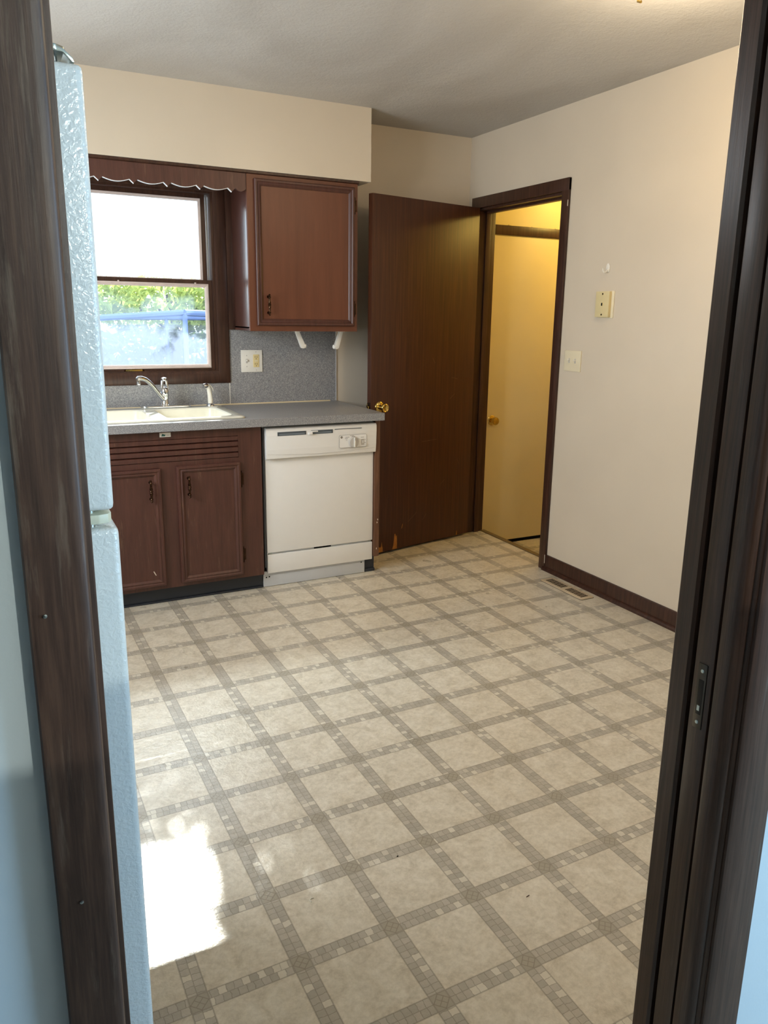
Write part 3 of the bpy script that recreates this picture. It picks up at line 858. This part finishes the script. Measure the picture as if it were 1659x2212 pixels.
# backsplash
r = thing('backsplash', 'grey laminate backsplash panels behind the sink and counter', 'backsplash', (-1.9, -.004, CT))
MB().box(CX0, -1.534, -.006, -.0005, CT, 1.0155).build('panel', m_lam_wall, r)
MB().box(-1.5305, -.8935, -.006, -.0005, CT, 1.303).build('panel', m_lam_wall, r)
MB().box(-1.534, -1.5305, -.0072, -.0005, CT, 1.0155, .0005).build('seam_strip', m_white2, r)
MB().box(-.8935, -.8895, -.0080, -.0005, CT, 1.303, .001).build('edge_strip', m_grey_kick, r)
m_caulk = plain('yellowed_caulk', S(226, 208, 168), .5)
b = MB(); b.prism([(-.006, CT), (-.012, CT), (-.0075, CT+.0055), (-.006, CT+.006)], 'x', CX0, -.93); b.build('caulk_bead', m_caulk, r)

# ------------------------------------------------------------------ sink
r = thing('kitchen_sink', 'cream double-bowl drop-in sink in the grey counter', 'sink', (-2.02, -.33, CT))
def sink_mesh():
    bm = bmesh.new()
    x0, x1, y0, y1 = -2.438, -1.615, -.590, -.075
    zt, th = CT+.010, CT+.0005
    def loop(X0, X1, Y0, Y1, z, rad, n=6):
        P = []
        for cx, cy, a0 in ((X1-rad, Y1-rad, 0), (X0+rad, Y1-rad, 90), (X0+rad, Y0+rad, 180), (X1-rad, Y0+rad, 270)):
            for i in range(n+1):
                a = math.radians(a0+90*i/n); P.append(bm.verts.new((cx+rad*math.cos(a), cy+rad*math.sin(a), z)))
        return P
    def bridge(A, B):
        n = len(A)
        for i in range(n): bm.faces.new((A[i], A[(i+1) % n], B[(i+1) % n], B[i]))
    o0 = loop(x0, x1, y0, y1, th, .028); o1 = loop(x0+.001, x1-.001, y0+.001, y1-.001, zt-.004, .028); o2 = loop(x0+.006, x1-.006, y0+.006, y1-.006, zt, .026)
    bridge(o0, o1); bridge(o1, o2)
    bowls = ((-1.982, -1.662), (-2.385, -2.037))
    inner = []
    edges = []
    for a, c_ in bowls:
        Y0, Y1 = -.540, -.160
        l0 = loop(a, c_, Y0, Y1, zt, .05); l1 = loop(a+.006, c_-.006, Y0+.006, Y1-.006, zt-.006, .048)
        l2 = loop(a+.014, c_-.014, Y0+.014, Y1-.014, zt-.12, .05); l3 = loop(a+.030, c_-.030, Y0+.030, Y1-.030, zt-.165, .05); l4 = loop(a+.10, c_-.10, Y0+.12, Y1-.12, zt-.175, .03)
        bridge(l0, l1); bridge(l1, l2); bridge(l2, l3); bridge(l3, l4); bm.faces.new(l4)
        inner.append(l0)
    def ring_edges(L):
        out = []
        for i in range(len(L)):
            e = bm.edges.get((L[i], L[(i+1) % len(L)])) or bm.edges.new((L[i], L[(i+1) % len(L)]))
            out.append(e)
        return out
    es = ring_edges(o2)+ring_edges(inner[0])+ring_edges(inner[1])
    bmesh.ops.triangle_fill(bm, use_beauty=True, use_dissolve=False, edges=es)
    bmesh.ops.recalc_face_normals(bm, faces=bm.faces)
    for f_ in bm.faces: f_.smooth = True
    m = MB(); m._take(bm)
    return m
b = sink_mesh(); sk = b.build('basin', m_bisque, r)
sol = sk.modifiers.new('thickness', 'SOLIDIFY'); sol.thickness = .003; sol.offset = -1
for cx in (-1.822, -2.211):
    MB().lathe([(.040, 0), (.042, .002), (.030, .003), (.028, .001), (.001, .001)], (cx, -.35, CT-.165), (0, 0, 1), 24).build('drain', m_chrome, r)

# faucet
r = thing('kitchen_faucet', 'chrome single-lever faucet with its spout swung left over the sink', 'faucet', (-1.905, -.112, CT+.010))
b = MB()
pl_ = [(-2.032+.0, 0)]
def plate_outline(x0, x1, yc, hy, n=10):
    P = []
    rr = hy
    for i in range(n+1):
        a = -math.pi/2+math.pi*i/n; P.append((x1-rr+rr*math.cos(a), yc+rr*math.sin(a)))
    for i in range(n+1):
        a = math.pi/2+math.pi*i/n; P.append((x0+rr+rr*math.cos(a), yc+rr*math.sin(a)))
    return P
b.prism(plate_outline(-2.034, -1.776, -.112, .028), 'z', CT+.010, CT+.022, .004); b.build('deck_plate', m_chrome, r)
FX, FY = -1.909, -.112
b = MB(); b.lathe([(.024, 0), (.022, .006), (.0195, .010), (.0195, .050), (.0215, .054), (.0225, .072), (.021, .085), (.015, .095), (.004, .099), (.001, .099)], (FX, FY, CT+.021), (0, 0, 1), 28); b.build('body', m_chrome, r)
b = MB()
z0 = CT+.021
# loop lever
b.tube([(FX-.015, FY-.006, z0+.070), (FX-.0145, FY-.006, z0+.100), (FX-.011, FY-.005, z0+.128), (FX, FY-.004, z0+.136), (FX+.011, FY-.005, z0+.128), (FX+.0145, FY-.006, z0+.100), (FX+.015, FY-.006, z0+.070)], [.0085, .0068, .0068, .0085, .0068, .0068, .0085], 12)
b.lathe([(.015, 0), (.0165, .006), (.015, .013), (.008, .017), (.001, .018)], (FX, FY-.004, z0+.130), (0, 0, 1), 18)
lv = b.build('lever', m_chrome, r)
MB().lathe([(.004, 0), (.0035, .001), (.001, .0012)], (FX, FY-.0225, z0+.066), (0, -1, 0), 12).build('red_blue_button', m_dark, r)
b = MB()
sp = [(FX-.004, FY-.006, z0+.030), (FX-.030, FY-.020, z0+.060), (FX-.060, FY-.040, z0+.100), (FX-.085, FY-.055, z0+.128), (FX-.105, FY-.068, z0+.143), (FX-.125, FY-.080, z0+.150), (FX-.142, FY-.091, z0+.150), (FX-.150, FY-.096, z0+.146)]
b.tube(sp, [.0125, .012, .0115, .0115, .012, .0125, .0135, .009], 16)
b.build('spout', m_chrome, r)
MB().lathe([(.0105, 0), (.0105, .022), (.0095, .026)], (FX-.142, FY-.091, z0+.145), (0, 0, -1), 18).build('aerator', m_chrome, r)

r = thing('side_sprayer', 'white pull-out sink sprayer standing right of the faucet', 'sprayer', (-1.668, -.100, CT+.010))
PXs, PYs = -1.668, -.100
b = MB(); b.lathe([(.022, 0), (.021, .005), (.015, .009), (.012, .014)], (PXs, PYs, CT+.010), (0, 0, 1), 22); b.build('escutcheon', m_chrome, r)
b = MB(); b.tube([(PXs, PYs, CT+.020), (PXs+.001, PYs, CT+.045), (PXs-.002, PYs-.001, CT+.075), (PXs-.006, PYs-.003, CT+.100), (PXs-.014, PYs-.006, CT+.114), (PXs-.022, PYs-.008, CT+.117)], [.0125, .0138, .0122, .0120, .0130, .0132], 16); b.build('handle', m_white2, r)
b = MB(); b.lathe([(.0130, 0), (.0145, .004), (.0150, .018), (.0135, .023)], (PXs-.016, PYs-.0075, CT+.119), (-1, -.35, -.16), 18); b.build('spray_head', m_chrome, r)
b = MB(); b.tube([(PXs-.016, PYs-.002, CT+.128), (PXs+.004, PYs+.001, CT+.118), (PXs+.016, PYs+.003, CT+.100), (PXs+.019, PYs+.004, CT+.088)], [.004, .005, .0045, .003], 10, .7); b.build('trigger', m_white2, r)

# ------------------------------------------------------------------ wall plates
def wallplate_y(name, label, x0, x1, z0, z1, y):
    r = thing(name, label, 'switch plate', ((x0+x1)/2, y, z0))
    m = MB(); m.box(x0, x1, y-.0055, y-.0002, z0, z1, .002); m.build('plate', m_white2, r)
    return r
r = wallplate_y('combination_wall_plate', 'white wall plate with a toggle switch and ivory outlet on the backsplash', -1.465, -1.343, 1.071, 1.193, -.006)
b = MB(); b.box(-1.4385, -1.4275, -.0125, -.0110, 1.120, 1.145); 
b = MB(); b.box(-1.4380, -1.4280, -.0122, -.0112, 1.120, 1.144, .0004); tgp = b.build('toggle_slot', m_knob, r)
MB().box(-1.4355, -1.4305, -.022, -.0120, 1.131, 1.141, .0015).build('toggle', m_white2, tgp)
b = MB(); b.box(-1.396, -1.362, -.0135, -.011, 1.098, 1.168, .001); ot = b.build('outlet', m_ivory, r)
b = MB()
for zc in (1.152, 1.114):
    for q in ((-1.3860, -1.3840, zc-.002, zc+.007), (-1.3745, -1.3725, zc-.002, zc+.006), (-1.3810, -1.3775, zc-.010, zc-.006)):
        MB().box(q[0], q[1], -.0139, -.0133, q[2], q[3]).build('outlet_slot', m_dark, ot)
b = MB(); b.box(-1.388, -1.370, -.0145, -.0133, 1.130, 1.136, .0004); b.build('test_button', m_almond, ot)
b = MB()
for x, z in ((-1.433, 1.162), (-1.433, 1.102), (-1.379, 1.182), (-1.379, 1.082)): MB().lathe([(.003, 0), (.0025, .0008), (.001, .001)], (x, -.0114, z), (0, -1, 0), 10).build('plate_screw', m_knob, r)

r = thing('double_switch_plate', 'almond double toggle switch plate on the right wall beside the doorway', 'switch plate', (0, -1.064, 1.124))
MB().box(-.006, -.0002, -1.128, -.999, 1.124, 1.231, .002).build('plate', m_almond, r)
for yc in (-1.040, -1.087):
    b = MB(); b.box(-.0068, -.0056, yc-.005, yc+.005, 1.166, 1.190, .0003); s_ = b.build('toggle_slot', m_knob, r)
    MB().box(-.017, -.0066, yc-.0028, yc+.0028, 1.178, 1.187, .0012).build('toggle', m_white2, s_)

r = thing('phone_jack_plate', 'yellowed wall phone plate with a bottom shadow, below the white hook', 'phone plate', (0, -1.275, 1.401))
MB().box(-.004, -.0002, -1.335, -1.232, 1.398, 1.526, .001).build('back_plate', m_almond, r)
m_yel = plain('yellowed_plastic', S(220, 203, 155), .45)
jp = MB().box(-.020, -.003, -1.318, -1.224, 1.402, 1.524, .002).build('cover', m_yel, r)
MB().box(-.0212, -.0196, -1.277, -1.266, 1.456, 1.470).build('jack_socket', m_dark, jp)
MB().box(-.0225, -.0196, -1.281, -1.276, 1.456, 1.472, .0008).build('jack_tab', m_ivory, jp)
for z in (1.512, 1.414):
    MB().lathe([(.0045, 0), (.004, .0016), (.001, .002)], (-.0198, -1.272, z), (-1, 0, 0), 14).build('mounting_stud', m_bronze, jp)

r = thing('adhesive_hook', 'small white adhesive hook on the right wall above the phone plate', 'hook', (0, -1.275, 1.609))
b = MB(); b.prism([(y_, z_) for y_, z_ in [(-1.275+.013*math.cos(a)*(1.0), 1.634+.022*math.sin(a)) for a in [i*2*math.pi/20 for i in range(20)]]], 'x', -.004, -.0003, .0012); b.build('base', m_white2, r)
b = MB(); b.tube([(-.004, -1.275, 1.626), (-.012, -1.274, 1.615), (-.022, -1.272, 1.613), (-.028, -1.270, 1.621), (-.029, -1.269, 1.632)], [.004, .004, .0038, .0035, .003], 12); b.build('hook', m_white2, r)

# floor register
r = thing('floor_register', 'beige metal floor vent register beside the right baseboard', 'floor vent', (-.104, -1.26, 0))
m_vent = plain('beige_painted_metal', S(206, 188, 158), .4)
b = MB()
P = []
b.prism(rrect(-.148, -.060, -1.428, -1.092, .012), 'z', .0003, .005, .0015); fp = b.build('face_plate', m_vent, r)
m_brn = plain('dark_brown_slot', S(30, 16, 12), .95, 0, .05)
b = MB(); b.prism(rrect(-.1495, -.0585, -1.4295, -1.0905, .013), 'z', .0001, .0012); b.build('shadow_rim', m_brn, r)  # dark rim round the plate, its contact shadow put in as colour
n = 22
for i in range(n):
    yc = -1.400+i*(.280/(n-1))
    if abs(i-10.5) < .6: continue
    b = MB(); b.box(-.128, -.080, yc-.0038, yc+.0038, .0048, .0056); b.build('louver_slot', m_brn, fp)

# paper towel brackets under the cabinet
def bracket(label, x, sgn, xa, za):
    r = thing('paper_towel_bracket', label, 'paper towel holder', (x, -.20, UZ0), 'paper towel holder arms under the cabinet')
    b = MB(); b.box(x-.014, x+.014, -.228, -.172, UZ0-.004, UZ0+.0005, .0015); b.build('mounting_foot', m_white2, r)
    b = MB()
    dx, dz = xa-x, za-(UZ0-.002)
    L = math.hypot(dx, dz); ux, uz = dx/L, dz/L; nx, nz = -uz, ux
    P0 = [(x+nx*.010, UZ0-.002+nz*.010), (x-nx*.010, UZ0-.002-nz*.010)]
    end = [(xa+.013*math.cos(t), za+.013*math.sin(t)) for t in [math.atan2(uz, ux)-math.pi/2+math.pi*i/8 for i in range(9)]]
    # arm is a plate swung down in the x-z plane, seen edge-on from the side
    b.prism([P0[1]]+end+[P0[0]], 'y', -.212, -.188, .002)
    b.build('arm', m_white2, r)
    MB().lathe([(.0125, 0), (.0125, .012), (.010, .015), (.001, .0152)], (xa+sgn*.004, -.200, za), (sgn, -.25, 0), 20).build('roll_boss', m_white2, r)
bracket('left white paper towel arm hanging under the wall cabinet', -1.205, 1, -1.172, 1.222)
bracket('right white paper towel arm under the wall cabinet, near its right end', -.945, -1, -.972, 1.217)

# ------------------------------------------------------------------ refrigerator
FRX, FRY0, FRY1 = -2.574, -3.200, -2.480
r = thing('refrigerator', 'white textured top-freezer refrigerator behind the left casing', 'refrigerator', (-2.95, -2.84, 0))
MB().box(-3.30, FRX-.068, FRY0+.004, FRY1-.004, .03, 1.672, .006).build('body', m_fridge, r)
fd = MB().box(FRX-.062, FRX, FRY0, FRY1, 1.137, 1.681, .009, 3).build('freezer_door', m_fridge, r)
rd = MB().box(FRX-.060, FRX+.004, FRY0, FRY1, .09, 1.112, .009, 3).build('fresh_food_door', m_fridge, r)
MB().box(FRX-.066, FRX-.030, FRY0+.01, FRY1-.01, .03, .085, .003).build('base_grille', m_black, r)
b = MB()
# stamped hinge: strap on the cabinet, rising over the door with a rounded nose
b.prism([(-2.680, -3.190), (-2.602, -3.194), (-2.592, -3.186), (-2.588, -3.168), (-2.600, -3.150), (-2.680, -3.140)], 'z', 1.6935, 1.7005, .0015)
b.prism([(-2.618, 1.7005), (-2.602, 1.6995), (-2.593, 1.696), (-2.584, 1.688), (-2.582, 1.683), (-2.586, 1.6825), (-2.594, 1.692), (-2.618, 1.694)], 'y', -3.193, -3.140, .0008)
th = b.build('top_hinge', m_steel, r)
MB().lathe([(.0035, 0), (.0035, .012), (.0060, .014), (.0060, .0175), (.003, .019)], (-2.603, -3.178, 1.683), (0, 0, 1), 16).build('hinge_pin', m_chrome, th)
b = MB(); b.prism([(-2.640, -3.196), (-2.594, -3.198), (-2.582, -3.194), (-2.577, -3.184), (-2.577, -3.150), (-2.640, -3.150)], 'z', 1.1185, 1.1315, .0015); mh = b.build('middle_hinge', plain('almond_hinge_cover', S(206, 210, 190), .4), r)
MB().lathe([(.006, 0), (.006, .026)], (-2.604, -3.180, 1.112), (0, 0, 1), 16).build('hinge_pin', m_steel, mh)
MB().box(-2.62, FRX-.062, FRY0+.03, FRY1-.03, 1.112, 1.137).build('divider_strip', m_dark, r)
for z0, z1 in ((1.16, 1.40), (.72, 1.08)):
    b = MB(); b.tube([(FRX, FRY1-.04, z0), (FRX+.03, FRY1-.04, z0+.03), (FRX+.03, FRY1-.04, z1-.03), (FRX, FRY1-.04, z1)], .010, 10)
    b.build('door_handle', m_white2, fd if z0 > 1.1 else rd)
b = MB()
for x in (-3.25, -2.70):
    for y in (-3.15, -2.53): MB().cyl((x, y, 0), (x, y, .032), .018).build('foot', m_black, r)

# ------------------------------------------------------------------ lamps
r = thing('ceiling_light', 'ceiling light fixture at the top edge over the kitchen', 'ceiling light', (-.745, -2.37, H))
LX, LY = -.745, -2.37
MB().lathe([(.12, 0), (.12, .012), (.10, .022), (.02, .026)], (LX, LY, H), (0, 0, -1), 32).build('canopy', m_white2, r)
def emis(name, c, st):
    m = bpy.data.materials.new(name); m.use_nodes = True
    p = m.node_tree.nodes['Principled BSDF']; p.inputs['Base Color'].default_value = c
    p.inputs['Emission Color'].default_value = c; p.inputs['Emission Strength'].default_value = st
    return m
m_bulb = emis('warm_lit_glass', (1.0, .80, .52, 1), 9.0)
MB().lathe([(.110, 0), (.130, .010), (.130, .022), (.115, .038), (.080, .050), (.04, .056), (.001, .058)], (LX, LY, H-.024), (0, 0, -1), 32).build('glass_bowl', m_bulb, r)
for a in (86, 206, 326):
    ux, uy = math.cos(math.radians(a)), math.sin(math.radians(a))
    b = MB(); b.tube([(LX+.09*ux, LY+.09*uy, H-.012), (LX+.20*ux, LY+.20*uy, H-.014), (LX+.252*ux, LY+.252*uy, H-.020), (LX+.250*ux, LY+.250*uy, H-.040), (LX+.235*ux, LY+.235*uy, H-.046)], .0045, 8)
    b.build('retaining_arm', m_brass, r)
lamp('kitchen_bulb', 'POINT', (LX, LY, H-.21), 14.0, (1.0, .80, .54), shadow_soft_size=.12)

r = thing('landing_light', 'yellow-lit ceiling bulb in the landing, hidden past the doorway', 'ceiling light', (.95, -.50, 2.36))
MB().lathe([(.06, 0), (.06, .02), (.03, .03)], (.95, -.50, 2.36), (0, 0, -1), 20).build('base', m_white2, r)
MB().lathe([(.02, 0), (.035, .03), (.03, .06), (.001, .075)], (.95, -.50, 2.33), (0, 0, -1), 20).build('bulb', emis('amber_bulb', (1, .70, .20, 1), 8), r)
lamp('landing_bulb', 'POINT', (.95, -.50, 2.19), 15.0, (1.0, .70, .17), shadow_soft_size=.05)

r = thing('added_hall_light', 'unseen ceiling lamp added behind the camera to light the near casing', 'ceiling light', (-1.0, -7.2, H))  # lamp added out of view to light the near wall and casing
MB().lathe([(.07, 0), (.07, .02), (.04, .04)], (-1.0, -7.2, H), (0, 0, -1), 20).build('base', m_white2, r)
MB().lathe([(.02, 0), (.04, .03), (.03, .06), (.001, .08)], (-1.0, -7.2, H-.04), (0, 0, -1), 20).build('bulb', emis('cool_bulb', (.9, 1, .95, 1), 6), r)
lamp('added_hall_bulb', 'POINT', (-1.0, -7.2, 2.245), 185.0, (.94, 1.0, .93), shadow_soft_size=.012)
r = thing('light_blocker', 'unseen tall block added behind the camera to cut the lamp light', 'light blocker', (-2.4, -5.5, 0))  # block added out of view to draw the shadow line on the near casing
MB().box(-4.4, -.7, -5.75, -5.25, .06, 1.556, .01).build('case', m_trim, r)
MB().box(-4.42, -.68, -5.77, -5.23, 1.556, 1.576, .003).build('top', m_trim, r)
for x in (-4.35, -.75):
    for y in (-5.70, -5.30): MB().box(x-.03, x+.03, y-.03, y+.03, 0, .06).build('foot', m_trim, r)

# ------------------------------------------------------------------ bits on the floor
def speck(name, label, x, y, pts, rad, mat):
    b = MB(); b.tube([(x+p[0], y+p[1], rad*.9) for p in pts], rad, 6)
    o = b.build(name, mat); tag(o, label, 'debris')
speck('paper_curl', 'tiny white curl of paper on the vinyl near the bright patch', -2.127, -2.757, [(.006, .006), (-.001, .007), (-.006, .002), (-.004, -.004)], .0012, m_white2)
speck('wood_splinter', 'tiny brown splinter lying on a middle floor tile', -1.643, -2.980, [(-.005, -.001), (.005, .001)], .0010, m_bronze)
speck('dark_crumb', 'dark crumb beside the mosaic band in the middle of the floor', -1.867, -2.710, [(-.002, 0), (.002, .0015)], .0014, m_dark)

# ------------------------------------------------------------------ outdoors
m_grass = paint('dry_lawn', S(62, 70, 66), .9, .1, 60, .5, .15)
struct(MB().box(-14, 16, .2, 30, -.75, -.65).build('floor_lawn', m_grass), 'pale lawn outside the window', 'ground')

# trampoline with enclosure
r = thing('trampoline', 'blue-framed trampoline with net enclosure on the lawn outside', 'trampoline', (-.9, 7.0, -.65))
TCX, TCY, TR = -.29, 7.35, 1.95
TZ0 = .25
m_blue = plain('blue_foam', S(84, 108, 164), .6)
m_net = bpy.data.materials.new('dark_net'); m_net.use_nodes = True
nt = m_net.node_tree; nt.nodes.clear()
o_ = nt.nodes.new('ShaderNodeOutputMaterial'); tr_ = nt.nodes.new('ShaderNodeBsdfTransparent'); df = nt.nodes.new('ShaderNodeBsdfDiffuse'); df.inputs[0].default_value = S(60, 66, 84)
mx = nt.nodes.new('ShaderNodeMixShader'); mx.inputs[0].default_value = .45
nt.links.new(tr_.outputs[0], mx.inputs[1]); nt.links.new(df.outputs[0], mx.inputs[2]); nt.links.new(mx.outputs[0], o_.inputs[0])
ang = [math.radians(-98+60*i) for i in range(6)]
ring = [(TCX+TR*math.cos(a), TCY+TR*math.sin(a)) for a in ang]
TOP = [1.375, 1.33, 1.30, 1.28, 1.28, 1.24]
circ = [(TCX+TR*math.cos(2*math.pi*i/36), TCY+TR*math.sin(2*math.pi*i/36)) for i in range(37)]
b = MB(); b.tube([(x, y, TZ0) for x, y in circ], .05, 8); b.build('frame_ring', m_blue, r)
b = MB(); b.lathe([(TR-.1, 0), (TR-.1, .01)], (TCX, TCY, TZ0), (0, 0, 1), 36); b.build('jumping_mat', m_dark, r)
for (x, y), zt_ in zip(ring, TOP):
    b = MB(); b.tube([(x, y, -.65), (x, y, zt_)], .030, 10); b.build('pole', m_blue, r)
b = MB(); b.tube([(x, y, z_) for (x, y), z_ in zip(ring, TOP)]+[(ring[0][0], ring[0][1], TOP[0])], .040, 8); b.build('top_rail', m_blue, r)
b = MB()
for (xa, ya), (xb, yb_) in zip(ring, ring[1:]+ring[:1]):
    bmx = bmesh.new()
    vs = [bmx.verts.new(p) for p in ((xa, ya, TZ0), (xb, yb_, TZ0), (xb, yb_, 1.17), (xa, ya, 1.17))]
    bmx.faces.new(vs); b._take(bmx)
b.build('net', m_net, r)

def foliage(center, radii, n, size, mat, name, parent, boxy=False):
    bm = bmesh.new()
    for _ in range(n):
        while True:
            p = Vector((random.uniform(-1, 1), random.uniform(-1, 1), random.uniform(-1, 1)))
            if p.length < 1: break
        if boxy: p = Vector((random.uniform(-1, 1), random.uniform(-1, 1), random.uniform(-1, 1)))
        else: p = p.normalized()*(p.length**.6)
        c_ = Vector((center[0]+p.x*radii[0], center[1]+p.y*radii[1], center[2]+p.z*radii[2]))
        u = Vector((random.gauss(0, 1), random.gauss(0, 1), random.gauss(0, 1))).normalized()
        v = u.orthogonal().normalized()
        s_ = size*random.uniform(.6, 1.3)
        vs = [bm.verts.new(c_+u*s_), bm.verts.new(c_+v*s_*.45), bm.verts.new(c_-u*s_), bm.verts.new(c_-v*s_*.45)]
        bm.faces.new(vs)
    m = MB(); m._take(bm)
    return m.build(name, mat, parent)
m_leaf = leaf_mat('yellow_green_leaf', S(150, 165, 100), S(196, 206, 120))
m_leaf2 = leaf_mat('green_leaf', S(96, 120, 66), S(130, 160, 70))
m_bark = plain('bark', S(96, 84, 80), .9)
def tree(label, x, y, crowns, mat, trunk_top, group='trees outside the window', limb=None):
    r = thing('garden_tree', label, 'tree', (x, y, -.65), group)
    b = MB(); b.tube([(x, y, -.65), (x+.1, y, trunk_top*.5), (x, y+.1, trunk_top)], [.13, .10, .05], 8)
    for cx, cy, cz, *_ in crowns: b.tube([(x, y+.05, trunk_top*.6), ((x+cx)/2, (y+cy)/2, (trunk_top*.6+cz)/2+.1), (cx, cy, cz)], [.05, .035, .015], 6)
    if limb: b.tube(limb, .042, 10)
    b.build('trunk', m_bark, r)
    for cx, cy, cz, rx, ry, rz, n, sz, *bx in crowns: foliage((cx, cy, cz), (rx, ry, rz), n, sz, mat, 'foliage', r, bool(bx))
tree('yellow-green tree behind the trampoline outside the window', .5, 11.5, [(.2, 11.2, 1.45, 1.2, .8, .55, 1500, .09), (1.2, 11.4, 1.55, .8, .7, .5, 800, .09), (-.6, 11.6, 1.6, .7, .6, .4, 500, .09)], m_leaf, 1.7)
tree('unseen tall tree added to block part of the sun outside the window', 2.9, 9.6, [(-.55, 8.0, 6.972, 1.05, .10, .140, 8500, .030, 1), (-.135, 8.0, 7.32, .605, .12, .46, 10000, .04, 1), (2.9, 9.6, 8.4, 1.2, 1.2, .8, 900, .10)], m_leaf2, 8.0,  # boxy crowns added out of view to trim the sun patch on the floor
     limb=[(-1.7, 8.0, 6.845), (-.5, 8.0, 6.845), (.6, 8.0, 6.845), (2.9, 9.65, 6.6)])  # straight limb added to stop the sun just above the counter edge
r = thing('garden_hedge', 'dim low hedge behind the trampoline outside the window', 'hedge', (0, 12.6, -.65))
foliage((0.2, 12.6, .1), (3.2, .4, .85), 4200, .13, m_leaf2, 'foliage', r, True)
# neighbouring house, far left
r = thing('neighbour_house', 'pale house with a grey roof far outside at left', 'house', (-4.2, 15, -.65))
MB().box(-7.6, -2.2, 14, 18, -.65, 2.1).build('wall', plain('pale_siding', S(225, 228, 230), .7), r)
b = MB(); b.prism([(13.6, 2.05), (16, 3.4), (18.4, 2.05)], 'x', -7.9, -1.9); b.build('roof', plain('grey_shingle', S(150, 152, 158), .8), r)
